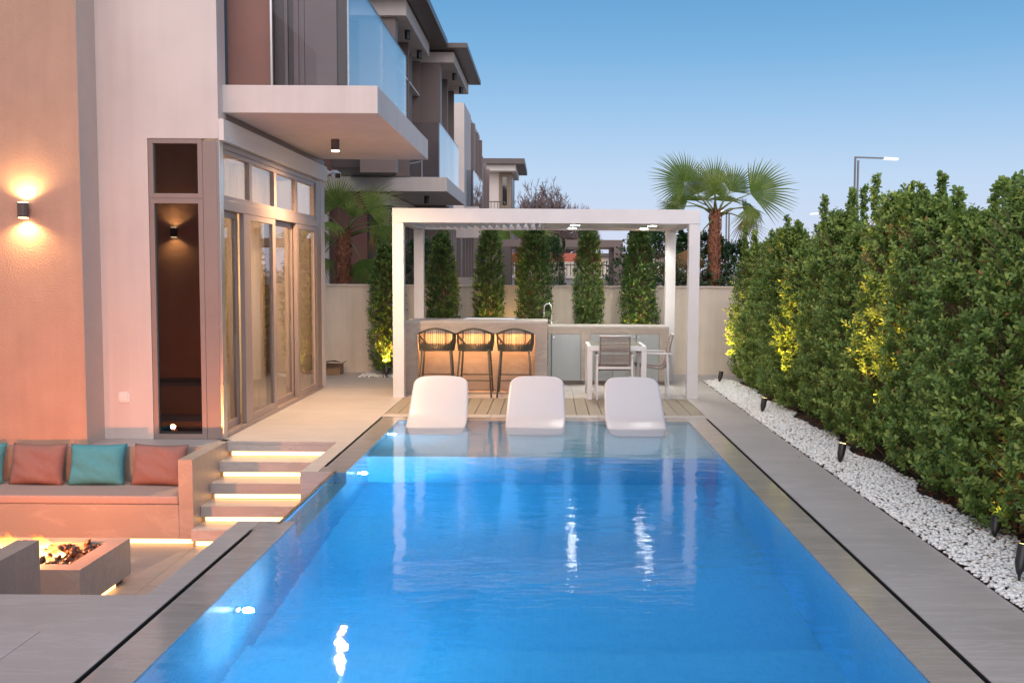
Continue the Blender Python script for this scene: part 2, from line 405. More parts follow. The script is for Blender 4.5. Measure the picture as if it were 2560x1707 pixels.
def flame_mat():
    m = bpy.data.materials.new('flame'); m.use_nodes = True; nt = m.node_tree; nt.nodes.clear()
    o = N(nt, 'ShaderNodeOutputMaterial'); mx = N(nt, 'ShaderNodeMixShader')
    e = N(nt, 'ShaderNodeEmission'); t = N(nt, 'ShaderNodeBsdfTransparent')
    at = N(nt, 'ShaderNodeAttribute'); at.attribute_name = 'tone'
    c = ramp(nt, at.outputs['Fac'], [(0, (1,.66,.30)), (.35, (1,.36,.08)), (1, (1,.10,.015))])
    s = N(nt, 'ShaderNodeMapRange'); s.inputs[3].default_value = 11; s.inputs[4].default_value = .7
    nt.links.new(at.outputs['Fac'], s.inputs[0]); nt.links.new(c, e.inputs[0]); nt.links.new(s.outputs[0], e.inputs[1])
    lw = N(nt, 'ShaderNodeLayerWeight'); lw.inputs[0].default_value = .35
    v = coords(nt, (6, 6, 2.5), world=True); nz = noise(nt, v, 3, 3)
    r1 = ramp(nt, lw.outputs['Facing'], [(.1, (1,1,1)), (.85, (0,0,0))])
    r2_ = ramp(nt, nz, [(.3, (.25,.25,.25)), (.6, (1,1,1))])
    r3 = ramp(nt, at.outputs['Fac'], [(0, (1,1,1)), (.5, (.75,.75,.75)), (1, (.12,.12,.12))])
    k = N(nt, 'ShaderNodeMath', operation='MULTIPLY'); nt.links.new(r1, k.inputs[0]); nt.links.new(r2_, k.inputs[1])
    k2 = N(nt, 'ShaderNodeMath', operation='MULTIPLY'); nt.links.new(k.outputs[0], k2.inputs[0]); nt.links.new(r3, k2.inputs[1])
    nt.links.new(k2.outputs[0], mx.inputs[0]); nt.links.new(t.outputs[0], mx.inputs[1]); nt.links.new(e.outputs[0], mx.inputs[2])
    nt.links.new(mx.outputs[0], o.inputs[0]); return m
M['flame'] = flame_mat()

# ------------------------------------------------------------------ lamps (light sources the place has)
def lamp(name, kind, loc, power, col, parent=None, radius=.02, spot=None, blend=.6, aim=None):
    d = bpy.data.lights.new(name, kind); d.energy = power; d.color = col; d.shadow_soft_size = radius
    o = bpy.data.objects.new(name, d); COL.objects.link(o)
    if kind == 'SPOT': d.spot_size = R(spot); d.spot_blend = blend
    loc = Vector(loc)
    if aim is not None: o.rotation_euler = (Vector(aim)-loc).to_track_quat('-Z', 'Y').to_euler()
    if parent is not None:
        o.parent = parent; loc = loc - origin_of(parent)
    o.location = loc
    return o

# ================================================================== GROUND, DECK, POOL
MB().prism([(-900,17.3),(900,17.3),(900,1800),(-900,1800)], -.25, -.05).build('ground', M['ground'], kind='structure')
MB().box(2.9, 900, -300, 17.3, -.25, -.051).build('ground', M['ground'], kind='structure')
MB().box(-900, -9.5, -300, 17.3, -.25, -.05).build('ground', M['ground'], kind='structure')

deck = root('pool_deck', (0,0,0), kind='structure')
random.seed(3)
def slabs(x0, x1, y0, y1, dx, dy, mat, top=0.0, th=.03, gap=.004, name='paving_slab', jitter=0.0):
    nx = max(1, round((x1-x0)/dx)); ny = max(1, round((y1-y0)/dy))
    for i in range(nx):
        for j in range(ny):
            a0 = x0+(x1-x0)*i/nx; a1 = x0+(x1-x0)*(i+1)/nx; b0 = y0+(y1-y0)*j/ny; b1 = y0+(y1-y0)*(j+1)/ny
            g0 = gap if i else 0; h0 = gap if j else 0
            B(name, mat, deck, a0+g0, a1, b0+h0, b1, top-th, top-random.random()*jitter)
ST = M['stone']
SLX0, SLX1 = -2.012, -1.980          # left drain slot
SRX0, SRX1 = 1.882, 1.914            # right drain slot
WX0, WX1, WY1, WY0 = -1.76, 1.65, 11.60, 1.2
DZ = -.032
slabs(-3.36, SLX0, 10.09, 17.05, 1.2, 1.2, ST)
slabs(-9.5, -3.36, 14.9, 17.05, 1.2, 1.2, ST)
slabs(-2.16, SLX0, 8.58, 10.087, .2, 1.5, ST)
slabs(-2.16, SLX0, 5.258, 6.85, .2, 1.2, ST)
slabs(-7.5, SLX0, 1.0, 5.255, 1.83, 1.42, ST)
slabs(SRX1, 2.47, 1.0, 16.0, .6, 1.36, ST)
slabs(SRX1, 3.2, 16.003, 17.05, .8, 1.2, ST)
slabs(SLX0+.003, SRX1-.003, 11.873, 12.10, 1.3, .3, ST)
slabs(SLX0+.003, SRX1-.003, 13.70, 17.05, .8, .84, ST)
slabs(-9.5, -3.42, 9.80, 9.803, 1.2, 1, ST) if False else None
# decking planks in front of the bar
np_ = 25
for i in range(np_):
    a0 = SLX0+.003+(SRX1-SLX0-.006)*i/np_; a1 = SLX0+.003+(SRX1-SLX0-.006)*(i+1)/np_
    B('deck_plank', M['deck_wood'], deck, a0+.004, a1-.004, 12.103, 13.697, -.03, -.001-random.random()*.0015, bevel=.002)
# base under the deck pieces
bs = MB()
for bx in [(-9.5,SLX0-.002,10.16,17.05,-1.5),(-2.158,SLX0-.002,8.60,10.15,-1.5),(-2.158,SLX0-.002,5.26,6.83,-1.5),
           (-9.5,SLX0-.002,-3,5.24,-1.5),(SRX1+.002,2.47,-3,17.05,-1.5),(2.47,3.2,16.0,17.05,-1.5),(SLX0-.002,SRX1+.002,11.89,17.05,-1.6)]:
    bs.box(bx[0],bx[1],bx[2],bx[3],bx[4],DZ)
bs.build('deck_base', M['base'], deck)
# drain channels (dark, below the slots)
dc = MB()
dc.box(SLX0-.002, SLX1+.002, 8.80, 11.89, -.30, -.14); dc.box(SLX0-.002, SLX1+.002, -1, 6.645, -.30, -.14); dc.box(SRX0-.002, SRX1+.002, -1, 11.89, -.30, -.14)
dc.box(SLX1, SRX0, 11.86, 11.889, -.3, -.14)
dc.box(SLX0+.0005, SLX0+.004, 8.80, 11.88, -.14, -.004); dc.box(SLX0+.0005, SLX0+.004, -1, 6.643, -.14, -.004); dc.box(SRX1-.004, SRX1-.0005, -1, 11.88, -.14, -.004)
dc.box(SLX1, SRX0, 11.868, 11.8725, -.14, -.004)
dc.build('drain_channel', M['black'], deck)
# wet overflow coping between the slots and the water
cop = root('pool_coping', (0,0,0), kind='structure')
def cs(x0,x1,y0,y1,n=1,ax='y'):
    for k in range(n):
        if ax == 'y':
            a = y0+(y1-y0)*k/n; b = y0+(y1-y0)*(k+1)/n
            B('coping_stone', M['stone_wet'], cop, x0, x1, a+(.0015 if k else 0), b, -.029, 0)
        else:
            a = x0+(x1-x0)*k/n; b = x0+(x1-x0)*(k+1)/n
            B('coping_stone', M['stone_wet'], cop, a+(.0015 if k else 0), b, y0, y1, -.029, 0)
cs(SLX1, WX0, 8.803, 11.60, 2); cs(SLX1, WX0, -1, 6.642, 5); cs(WX1, SRX0, -1, 11.60, 8); cs(SLX1, SRX0, 11.602, 11.857, 3, 'x')
cs(SLX0+.001, WX0, 8.582, 8.80); cs(SLX0+.001, WX0, 6.645, 6.85)
# pool shell
PB = -1.35
bas = MB()
bas.box(WX0-.215, WX0-.001, WY0-.2, 6.848, PB, -.0295)       # left wall near part
bas.box(WX0-.215, WX0-.001, 8.584, WY1+.2, PB, -.0295)
bas.box(WX0-.24, WX0-.001, 6.848, 8.584, PB, -.44)         # below the glass panel
bas.box(WX1+.001, WX1+.231, WY0-.2, WY1+.2, PB, -.0295)
bas.box(WX0-.24, WX1+.24, WY1+.002, WY1+.255, PB, -.0295)
bas.box(WX0-.24, WX1+.24, WY0-.24, WY0-.001, PB, -.01)
bas.box(WX0-.24, WX1+.24, 9.58, WY1+.2, PB+.01, -.24)       # shallow shelf
bas.box(WX0-.24, WX1+.24, WY0-.24, WY1+.2, PB-.15, PB)
bas.box(WX0-.2, WX1+.2, WY0-.2, 5.7, PB+.001, -1.22)
bas.build('pool_basin', M['mosaic'], kind='structure')
# water body
wp = [(WX0-.008, WY0-.02), (WX1+.008, WY0-.02), (WX1+.008, WY1+.008), (WX0-.008, WY1+.008), (WX0-.008, 8.59), (-1.852, 8.59), (-1.852, 6.842), (WX0-.008, 6.842)]
MB().prism(wp, PB-.02, -.005).build('water', M['water'], kind='structure')
# glass panel in the pool wall
gp = root('pool_glass_panel', (-1.87, 7.7, -.8), 'clear glass panel set in the pool wall beside the sunken seating steps', 'glass panel')
B('pane', pane_glass('pool_pane', (.75,.9,.95), ior=1.5), gp, -1.868, -1.858, 6.85, 8.58, -.46, -.006)
B('edge_seal', M['black'], gp, -1.876, -1.850, 6.78, 8.64, -.0055, .002)
B('edge_seal', M['black'], gp, -1.872, -1.854, 8.572, 8.5795, -.46, -.0056)
B('edge_seal', M['black'], gp, -1.874, -1.850, 6.85, 8.572, -.468, -.4605)
B('sill', M['stone'], gp, -2.0, -1.87, 6.852, 8.578, -.8, -.47)
# underwater lights
def pool_light(x, y, z, label, power, nx=1):
    o = root('pool_light', (x, y, z), label, 'pool light', 'underwater lights in the pool wall')
    mb = MB(); mb.tube([(x, y, z), (x+.012*nx, y, z)], .045, 16); mb.build('bezel', M['chrome'], o)
    mb = MB(); mb.tube([(x+.013*nx, y, z), (x+.018*nx, y, z)], .020, 16); mb.build('lens', M['lamp_pool'], o)
    lamp('pool_lamp', 'POINT', (x+.07*nx, y, z), power, (.62,.82,1), o, .03)
pool_light(WX0, 9.03, -.46, 'small bright underwater light in the left pool wall near the shallow shelf', 100)
pool_light(WX0, 5.50, -.48, 'bright underwater light nearest the camera in the left pool wall', 75)
pool_light(WX0, 2.2, -.48, 'underwater light at the near end of the left pool wall', 60)
pool_light(WX0, 10.75, -.12, 'underwater light on the shallow shelf beside the leftmost lounger', 26)
# access cover line in the near deck
B('access_cover', M['stone'], deck, -2.95, -2.453, 4.3, 4.70, .0005, .003)

# ------------------------------------------------------------------ pebble bed
peb = root('pebble_bed', (2.7, 9, 0), kind='structure')
B('soil', M['soil'], peb, 2.472, 3.95, 1.0, 16.0, -.06, -.015)
B('edging', M['stone'], peb, 2.472, 2.478, 1.0, 16.0, -.05, -.004)
def ico(sub=1):
    bm = bmesh.new(); bmesh.ops.create_icosphere(bm, subdivisions=sub, radius=1)
    V = np.array([v.co[:] for v in bm.verts]); F = np.array([[v.index for v in q.verts] for q in bm.faces]); bm.free(); return V, F
rng = np.random.default_rng(5)
IV, IF = ico(1); IV2, IF2 = ico(2)
n = 21000
ys = 1.6 + (rng.random(n)**1.0)*14.3
wd = .54 + .07*np.sin(ys*3.1)+.04*np.sin(ys*7.7+1)
xs = 2.482 + rng.random(n)*wd
xs[::700] -= rng.random(len(xs[::700]))*.06
zs = rng.random(n)*.022 + .002 + .012*np.sin((xs-2.48)*6)
sz = rng.uniform(.012, .019, n)
sc3 = np.stack([sz*rng.uniform(.9,1.3,n), sz*rng.uniform(.8,1.2,n), sz*rng.uniform(.42,.62,n)], 1)
order = np.argsort(ys + 10*(ys < 4.4))    # nearest in view first
ys, xs, zs, sc3 = ys[order], xs[order], zs[order], sc3[order]
pm = []
for k in range(5):
    w = IV2*(1+.09*np.sin(IV2[:, [1,2,0]]*3+k)); me = np_mesh('pebble', w, IF2, np.full(len(IF2), .35+.13*k)); me.materials.append(M['pebble'])
    me.polygons.foreach_set('use_smooth', [True]*len(me.polygons)); pm.append(me)
for k in range(290):
    o = bpy.data.objects.new('pebble', pm[k % 5]); COL.objects.link(o); o.parent = peb
    o.location = (xs[k]-2.7, ys[k]-9, zs[k]); o.scale = sc3[k]; o.rotation_euler = (rng.uniform(-.4,.4), rng.uniform(-.4,.4), rng.uniform(0,6.28))
Vs = []; Fs = []; T = []
an = rng.uniform(0, 6.28, n); tl = rng.uniform(-.4, .4, n)
m_ = n-290
ca, sa = np.cos(an[290:])[:,None], np.sin(an[290:])[:,None]
lv = IV[None,:,:]*sc3[290:,None,:]
X = lv[:,:,0]*ca-lv[:,:,1]*sa; Y = lv[:,:,0]*sa+lv[:,:,1]*ca; Z = lv[:,:,2]+lv[:,:,0]*np.sin(tl[290:])[:,None]*.6
V = np.stack([X+xs[290:,None]-2.7, Y+ys[290:,None]-9, Z+zs[290:,None]], 2).reshape(-1,3)
F = (IF[None]+np.arange(m_)[:,None,None]*len(IV)).reshape(-1,3)
me = np_mesh('pebbles', V, F, np.repeat(rng.random(m_), len(IF)))
link_mesh('pebbles', me, M['pebble'], peb, smooth=True)['kind'] = 'stuff'

# small pebble patch at the lone shrub by the left pergola post
rp = root('pebble_patch', (-2.75, 16.55, 0), kind='structure')
B('soil', M['soil'], rp, -3.05, -2.35, 16.35, 17.0, -.01, .004)
m_ = 320; xs_ = rng.uniform(-3.12,-2.3,m_); ys_ = rng.uniform(16.22,16.9,m_); s_ = rng.uniform(.014,.026,m_)
V = (IV[None]*s_[:,None,None]*np.array([1,1,.7]) + np.stack([xs_+2.75, ys_-16.55, np.full(m_,.012)],1)[:,None,:]).reshape(-1,3)
F = (IF[None]+np.arange(m_)[:,None,None]*len(IV)).reshape(-1,3)
link_mesh('pebbles', np_mesh('pebbles', V, F, np.repeat(rng.random(m_), len(IF))), M['pebble'], rp, smooth=True)['kind'] = 'stuff'

# ================================================================== SUNKEN SEATING
FZ = -.80
pit = root('lounge_floor', (-4, 7.5, FZ), kind='structure')
for (a0,a1) in ((-7.2,-5.6),(-5.597,-4.43),(-4.427,-3.252),(-3.249,-1.87)):
    for (b0,b1) in ((5.26,6.45),(6.453,7.90),(7.903,9.13)):
        B('paving_slab', M['stone_pale'], pit, a0, a1, b0, b1, FZ-.03, FZ)
B('slab_base', M['base'], pit, -7.2, -1.87, 5.2, 9.3, FZ-.2, FZ-.032)
# side walls of the pit on the pool side and camera side
pw = root('lounge_wall', (-2.1, 6, FZ), kind='structure')
B('wall_panel', M['stone'], pw, -2.162, -2.012, 5.258, 6.848, FZ, DZ)
B('wall_panel', M['stone'], pw, -2.011, -1.871, 6.6, 6.8499, FZ, -.02)
B('wall_panel', M['stone'], pw, -2.162, -1.878, 8.572, 8.5795, FZ, -.002)
B('wall_panel', M['stone'], pw, -7.2, -2.163, 5.24, 5.2549, FZ, -.0325)
B('wall_panel', M['stone'], pw, -2.162, -2.013, 8.801, 10.09, FZ, -.0325)

bench = root('sunken_bench', (-5, 9.4, FZ), 'built-in stone bench with raised arm facing the fire pit', 'bench')
B('seat_base', M['stone_pale'], bench, -7.2, -3.422, 9.09, 9.76, FZ+.055, -.424, bevel=.003)
B('plinth', M['base'], bench, -7.2, -3.30, 9.14, 9.76, FZ, FZ+.054)
B('backrest_wall', M['stone_pale'], bench, -7.2, -3.422, 9.762, 9.797, -.5, -.002)
B('arm', M['stone_pale'], bench, -3.42, -3.285, 9.088, 10.195, FZ+.055, .0, bevel=.003)
B('ledge', M['stone'], bench, -4.60, -3.422, 9.798, 10.198, -.03, .0)
B('led_strip', M['led'], bench, -7.2, -3.30, 9.128, 9.139, FZ+.004, FZ+.045)
cu = root('bench_cushion', (-5, 9.4, -.424), 'long taupe seat cushion lying on the sunken stone bench', 'cushion')
B('pad', M['cushion'], cu, -7.2, -3.425, 9.095, 9.755, -.4235, -.345, bevel=.018)
nb = root('near_bench', (-5, 5.8, FZ), 'built-in stone bench arm in the bottom left corner before the fire pit', 'bench')
B('arm', M['stone_pale'], nb, -3.434, -3.291, 5.257, 6.337, FZ, .0, bevel=.003)
B('seat_base', M['stone_pale'], nb, -7.2, -3.436, 5.62, 6.335, FZ, -.424)
B('backrest_wall', M['stone_pale'], nb, -7.2, -3.436, 5.257, 5.60, FZ, -.001)

def pillow_mesh(w=.55, h=.41, t=.17, n=18, seed=0):
    rg = random.Random(seed); vs = []; fs = []
    ph = [rg.uniform(0, 6.28) for _ in range(6)]
    for side in (1, -1):
        for i in range(n+1):
            for j in range(n+1):
                a = -1+2*i/n; b = -1+2*j/n
                e = (max(0, 1-a**4)*max(0, 1-b**4))**.55
                pin = 1-.07*(1-abs(a)**2)*abs(b)**2*1 ; pin2 = 1-.07*(1-abs(b)**2)*abs(a)**2
                wr = .010*math.sin(a*5+ph[0]+b*3)*e + .006*math.sin(b*9+ph[1]+a*4)*e + .004*math.sin((a+b)*13+ph[2])*e
                vs.append((a*w/2*pin2, side*(t/2*e)+wr, (b*h/2)*pin+h/2))
    m = (n+1)**2
    for s in (0, 1):
        for i in range(n):
            for j in range(n):
                q = [s*m+i*(n+1)+j, s*m+(i+1)*(n+1)+j, s*m+(i+1)*(n+1)+j+1, s*m+i*(n+1)+j+1]
                fs.append(tuple(q if s else q[::-1]))
    me = bpy.data.meshes.new('throw_pillow'); me.from_pydata(vs, [], fs)
    bm = bmesh.new(); bm.from_mesh(me); bmesh.ops.remove_doubles(bm, verts=bm.verts, dist=1e-5); bm.to_mesh(me); bm.free(); me.update()
    return me
for k, (x, mt, lab, rz) in enumerate([(-5.58,'teal','teal throw pillow cut by the left edge of the photo',3),(-4.985,'rose','dusty rose throw pillow between two teal pillows',-3),
        (-4.40,'teal','teal throw pillow between the two rose pillows',2),(-3.80,'rose','rose throw pillow against the stone arm of the bench',-5)]):
    me = pillow_mesh(seed=k)
    o = link_mesh('throw_pillow', me, M[mt], None, smooth=True)
    o.location = (x, 9.56, -.352); o.rotation_euler = (R(-16), 0, R(rz)); tag(o, lab, 'pillow')

# steps
steps = root('lounge_steps', (-2.7, 9.5, FZ), 'stone steps with glowing light strips leading down to the sunken seating', 'steps')
ny = [10.088, 9.82, 9.55, 9.28, 9.01]
for i in range(5):
    z = -.16*i
    xr = -2.164 if ny[i] > 8.59 else -2.164
    if i > 0:
        B('step', M['stone'], steps, -3.284, xr, ny[i], ny[i-1]+.045, z-.105, z, bevel=.002)
    else:
        B('step', M['stone'], steps, -3.284, xr, ny[i]-.0, 10.14, z-.105, -.0325)
    B('riser', M['stone_pale'], steps, -3.284, xr, ny[i]+.05, ny[i]+.058, z-.16, z-.1055)
    B('led_strip', M['led'], steps, -3.25, xr-.012, ny[i]+.034, ny[i]+.049, z-.152, z-.107)
B('step_base', M['stone'], steps, -3.284, -2.164, 9.40, 10.1, FZ, -.70)

# fire pit
fp = root('fire_pit', (-4.3, 7.6, FZ), 'low rectangular stone fire pit with burning flames over dark lava rock', 'fire pit')
fx0, fx1, fy0, fy1, ft = -5.35, -3.43, 7.16, 8.04, -.45
fb = MB(); w = .14
fb.box(fx0, fx1, fy0, fy0+w, FZ+.055, ft); fb.box(fx0, fx1, fy1-w, fy1, FZ+.055, ft); fb.box(fx0, fx0+w, fy0+w, fy1-w, FZ+.055, ft); fb.box(fx1-w, fx1, fy0+w, fy1-w, FZ+.055, ft)
fb.build('box', M['stone_pale'], fp)
B('plinth', M['base'], fp, fx0+.05, fx1-.05, fy0+.05, fy1-.05, FZ, FZ+.054)
B('led_strip', M['led'], fp, fx1-.049, fx1-.04, fy0+.06, fy1-.2, FZ+.004, FZ+.045)
B('tray', M['black'], fp, fx0+w, fx1-w, fy0+w, fy1-w, -.62, -.525)
rk = random.Random(8)
rmesh = []
for k in range(6):
    V_ = IV.copy(); V_ = V_*(1+.25*np.random.default_rng(k).standard_normal((len(V_),1)).clip(-1,1))
    me = np_mesh('lava_rock', V_, IF, np.zeros(len(IF))); me.materials.append(M['lava']); rmesh.append(me)
for k in range(290):
    o = bpy.data.objects.new('lava_rock', rmesh[k % 6]); COL.objects.link(o); o.parent = fp
    x = rk.uniform(-4.85, fx1-w-.02) if k > 60 else rk.uniform(fx0+w+.02, -4.7)
    o.location = Vector((x, rk.uniform(fy0+w+.02, fy1-w-.02), -.505+rk.random()*.055)) - fp.location
    s = rk.uniform(.018, .034); o.scale = (s*1.2, s, s*.8); o.rotation_euler = (rk.uniform(0,6),rk.uniform(0,6),rk.uniform(0,6))
def flame(x, y, z, h, w, lean, seed):
    rg = random.Random(seed); n, m = 12, 9; vs = []; tone = []
    for i in range(n+1):
        t = i/n
        rad = w*(math.sin(math.pi*min(1, (t*.85+.15))))**.8*(1-t)**.35
        cx = x+lean*t*t*h+.02*math.sin(t*7+seed)*t; cy = y+.03*math.sin(t*5+seed*2)*t
        for j in range(m):
            a = 2*math.pi*j/m
            k = 1+.3*math.sin(a*2+seed+t*6)
            vs.append((cx+math.cos(a)*rad*k, cy+math.sin(a)*rad*k*.8, z+t*h))
    fs = []; 
    for i in range(n):
        for j in range(m):
            fs.append((i*m+j, i*m+(j+1)%m, (i+1)*m+(j+1)%m, (i+1)*m+j)); tone.append(i/n)
    org = fp.location
    me = np_mesh('flame', np.array(vs)-np.array(org), np.array(fs), tone)
    link_mesh('flame', me, M['flame'], fp, smooth=True)
for k in range(46):
    x = rk.uniform(-5.1, -3.76); y = rk.uniform(fy0+w+.06, fy1-w-.08)
    edge = max(.35, 1-abs((x+4.25)/.95))
    flame(x, y, -.50, rk.uniform(.07, .17)*(.5+edge*.7), rk.uniform(.035, .075), -rk.uniform(.2, .9), k*1.7)
lamp('fire_light', 'POINT', (-4.1, 7.6, -.30), 105, (1, .25, .07), fp, .03)
lamp('fire_light', 'POINT', (-4.9, 7.6, -.30), 55, (1, .25, .07), fp, .03)

# ================================================================== THE VILLA
villa = root('villa', (-4, 12, 0), 'large two storey villa with bronze sliding doors and glass balcony at left', 'villa')
W_, T_, BZ, BD = M['white_wall'], M['tan_wall'], M['bronze'], M['bronze_dark']
B('wall', T_, villa, -9.5, -4.59, 9.80, 10.45, -.9, 7.6)
MB().add([(-4.588,10.2,0),(-4.082,10.2,0),(-4.082,10.2,3.072),(-3.36,10.2,3.072),(-3.36,10.2,7.6),(-4.588,10.2,7.6),(-4.588,10.45,0),(-4.082,10.45,0),(-4.082,10.45,3.072),(-3.36,10.45,3.072),(-3.36,10.45,7.6),(-4.588,10.45,7.6)],
         [(0,1,2,3,4,5),(11,10,9,8,7,6)]+[(i,i+6,(i+1)%6+6,(i+1)%6) for i in range(6)]).build('wall', W_, villa)
B('wall_return', plain('lit_tan_render', (.56,.45,.39), .8, var=.03), villa, -4.5895, -4.585, 9.803, 10.199, 0.001, 7.6)  # smooth side of the tan wall; sky light put into its lighter colour
# upper storey behind the balcony
B('wall', M['cladding'], villa, -4.2, -3.40, 10.452, 15.0, 3.40, 7.6)
B('wall', W_, villa, -9.5, -4.202, 10.452, 15.2, 3.36, 7.6)
B('wall', W_, villa, -9.5, -3.36, 14.72, 14.95, 0, 3.35)
B('interior_floor', M['wood_floor'], villa, -9.4, -3.44, 10.46, 14.7, -.02, .012)
B('interior_ceiling', M['cladding'], villa, -9.4, -3.45, 10.46, 14.7, 3.05, 3.34)
B('interior_wall', M['interior_wall'], villa, -7.4, -7.3, 10.46, 14.7, .0125, 3.05)
B('interior_wall', M['interior_wall'], villa, -7.3, -4.1, 14.6, 14.715, .0125, 3.05)
B('interior_wall', M['interior_wall'], villa, -7.3, -4.10, 10.46, 10.52, .0125, 3.05)
# band and slab
B('fascia_band', M['soffit'], villa, -3.358, -3.305, 10.2, 14.9, 3.056, 3.27)
B('fascia_band', M['soffit'], villa, -3.52, -3.359, 10.452, 14.9, 3.058, 3.27)
B('fascia_band', M['cladding'], villa, -3.52, -3.345, 10.452, 14.9, 3.271, 3.352)  # recessed brown strip; shade of the gap under the slab painted in
balc = B('balcony_slab', W_, villa, -3.52, -1.77, 10.35, 14.6, 3.354, 3.635, bevel=.006)
rl = root('glass_railing', (-2.1, 12.5, 3.635), 'frameless glass railing round the nearest balcony', 'railing')
rl2 = rl
for (y0,y1) in ((10.46,12.61),(12.625,14.6)):
    B('glass_panel', M['rail_glass'], rl, -2.098, -2.082, y0, y1, 3.636, 4.81)
B('glass_panel', M['rail_front'], rl, -2.86, -2.11, 10.44, 10.456, 3.636, 4.81)
B('post', M['steel'], rl, -2.885, -2.865, 10.43, 10.465, 3.636, 5.6)
B('post', BD, rl, -2.108, -2.099, 10.47, 10.50, 3.636, 4.81)
B('top_rail', BD, rl, -2.101, -2.079, 10.44, 14.6, 4.811, 4.825)
# brown screen wall at the balcony end
B('screen_panel', M['cladding_red'], villa, -3.36, -2.89, 10.55, 10.70, 3.637, 7.6, label='smooth red brown panel')
for (a,b,mm,yy) in ((-2.888,-2.775,'bronze_dark',10.60),(-2.774,-2.742,'cladding',10.57),(-2.741,-2.68,'bronze_dark',10.60),(-2.679,-2.63,'cladding',10.57),(-2.629,-2.572,'cladding',10.585),
                  (-2.566,-2.232,'cladding',10.58),(-2.230,-2.12,'bronze_dark',10.60)):
    B('screen_panel', M[mm], villa, a, b, yy, 10.70, 3.637, 7.6)

# corner window (faces the camera)
def frame_rect(parent, axis, pos, a0, a1, z0, z1, t, d, mat, name='window_frame'):
    """rectangular frame in the plane axis=pos; a is the other horizontal axis; d depth inward (signed)"""
    mb = MB()
    for (p0,p1,q0,q1) in ((a0,a0+t,z0,z1),(a1-t,a1,z0,z1),(a0+t,a1-t,z0,z0+t),(a0+t,a1-t,z1-t,z1)):
        if axis == 'x': mb.box(pos, pos+d, p0, p1, q0, q1)
        else: mb.box(p0, p1, pos, pos+d, q0, q1)
    return mb.build(name, mat, parent, bevel=.002)
sw = frame_rect(villa, 'y', 10.205, -4.078, -3.53, .0, 2.468, .05, .08, BZ)
B('pane', M['dark_glass'], sw, -4.027, -3.581, 10.24, 10.248, .051, 2.417)
sw2 = frame_rect(villa, 'y', 10.205, -4.078, -3.53, 2.471, 3.07, .048, .08, BZ)
B('pane', M['dark_glass'], sw2, -4.029, -3.579, 10.24, 10.248, 2.52, 3.02)
B('corner_post', BZ, villa, -3.528, -3.385, 10.207, 10.30, 0, 3.055, bevel=.003)
B('corner_post', M['steel'], villa, -3.384, -3.352, 10.202, 10.315, 0, 3.055, bevel=.003)
B('blind', BD, villa, -4.07, -3.50, 10.34, 10.36, .02, 3.04)
# facade facing the pool
fc = root('sliding_door', (-3.36, 12.5, 0), 'tall bronze framed sliding glass doors along the pool terrace', 'glass doors')
FX = -3.36
B('head_rail', BZ, fc, FX-.09, FX-.002, 10.317, 14.70, 2.99, 3.054, bevel=.002)
B('transom_rail', BZ, fc, FX-.09, FX+.004, 10.317, 14.70, 2.366, 2.47, bevel=.003)
B('track', BZ, fc, FX-.14, FX+.012, 10.317, 14.70, .0, .045, bevel=.002)
B('jamb', BZ, fc, FX-.10, FX+.002, 14.40, 14.70, .046, 3.054, bevel=.003)
tr = [(10.317,11.33),(11.33,12.34),(12.34,13.37),(13.37,14.40)]
for (a,b) in tr:
    o = frame_rect(fc, 'x', FX-.07, a+.001, b-.001, 2.471, 2.989, .05, .055, BZ)
    B('pane', M['win_glass'], o, FX-.05, FX-.042, a+.052, b-.052, 2.522, 2.938)
dr = [(10.32,11.06,-.11,.055,'glazed door leaf at the corner'),(10.93,12.26,-.045,.12,None),(12.20,13.37,-.10,.10,None),(13.30,14.40,-.045,.11,None)]
dr = [(10.32,11.0,-.12,.05),(11.0,12.27,-.05,.13),(12.16,13.37,-.11,.10),(13.30,14.38,-.05,.10)]
for k, (a,b,dx,t) in enumerate(dr):
    mb = MB(); x0, x1 = FX+dx, FX+dx+.05
    ta = t*1.9 if k == 1 else t
    mb.box(x0,x1,a,a+ta,.047,2.364); mb.box(x0,x1,b-t,b,.047,2.364); mb.box(x0,x1,a+ta,b-t,.047,.12); mb.box(x0,x1,a+ta,b-t,2.30,2.364)
    o = mb.build('door_leaf', BZ, fc, bevel=.002)
    B('pane', M['win_glass'], o, x0+.02, x0+.028, a+ta+.002, b-t-.002, .121, 2.299)
    if k == 2: MB().box(x1+.001,x1+.03,a+.03,a+.055,.95,1.30).build('handle', BD, o)
# curtains just inside
def curtain(y0, y1, x, z1, lab, amp=.035):
    mb = MB(); n = int((y1-y0)/.012); 
    for s in range(2):
        for i in range(n+1):
            y = y0+(y1-y0)*i/n; xx = x+amp*math.sin(i*.55)+amp*.4*math.sin(i*.23+1)
            mb.v += [(xx-s*.004, y, .03), (xx-s*.004, y, z1)]
    for s in range(2):
        for i in range(n):
            a = s*2*(n+1)+i*2; q = (a, a+2, a+3, a+1); mb.f.append(q if s == 0 else q[::-1])
    o = mb.build('curtain', M['curtain'], None, smooth=True); tag(o, lab, 'curtain'); return o
curtain(11.2, 12.30, -3.70, 2.98, 'pale sheer curtain behind the second glass door from the corner')
curtain(12.40, 13.35, -3.72, 2.98, 'pale sheer curtain behind the third glass door from the corner')
curtain(10.45, 10.62, -3.8, 2.98, 'gathered pale curtain at the corner of the glass doors', .05)
lamp('room_light', 'POINT', (-4.9, 12.4, 2.6), 280, (1, .73, .45), villa, .15)
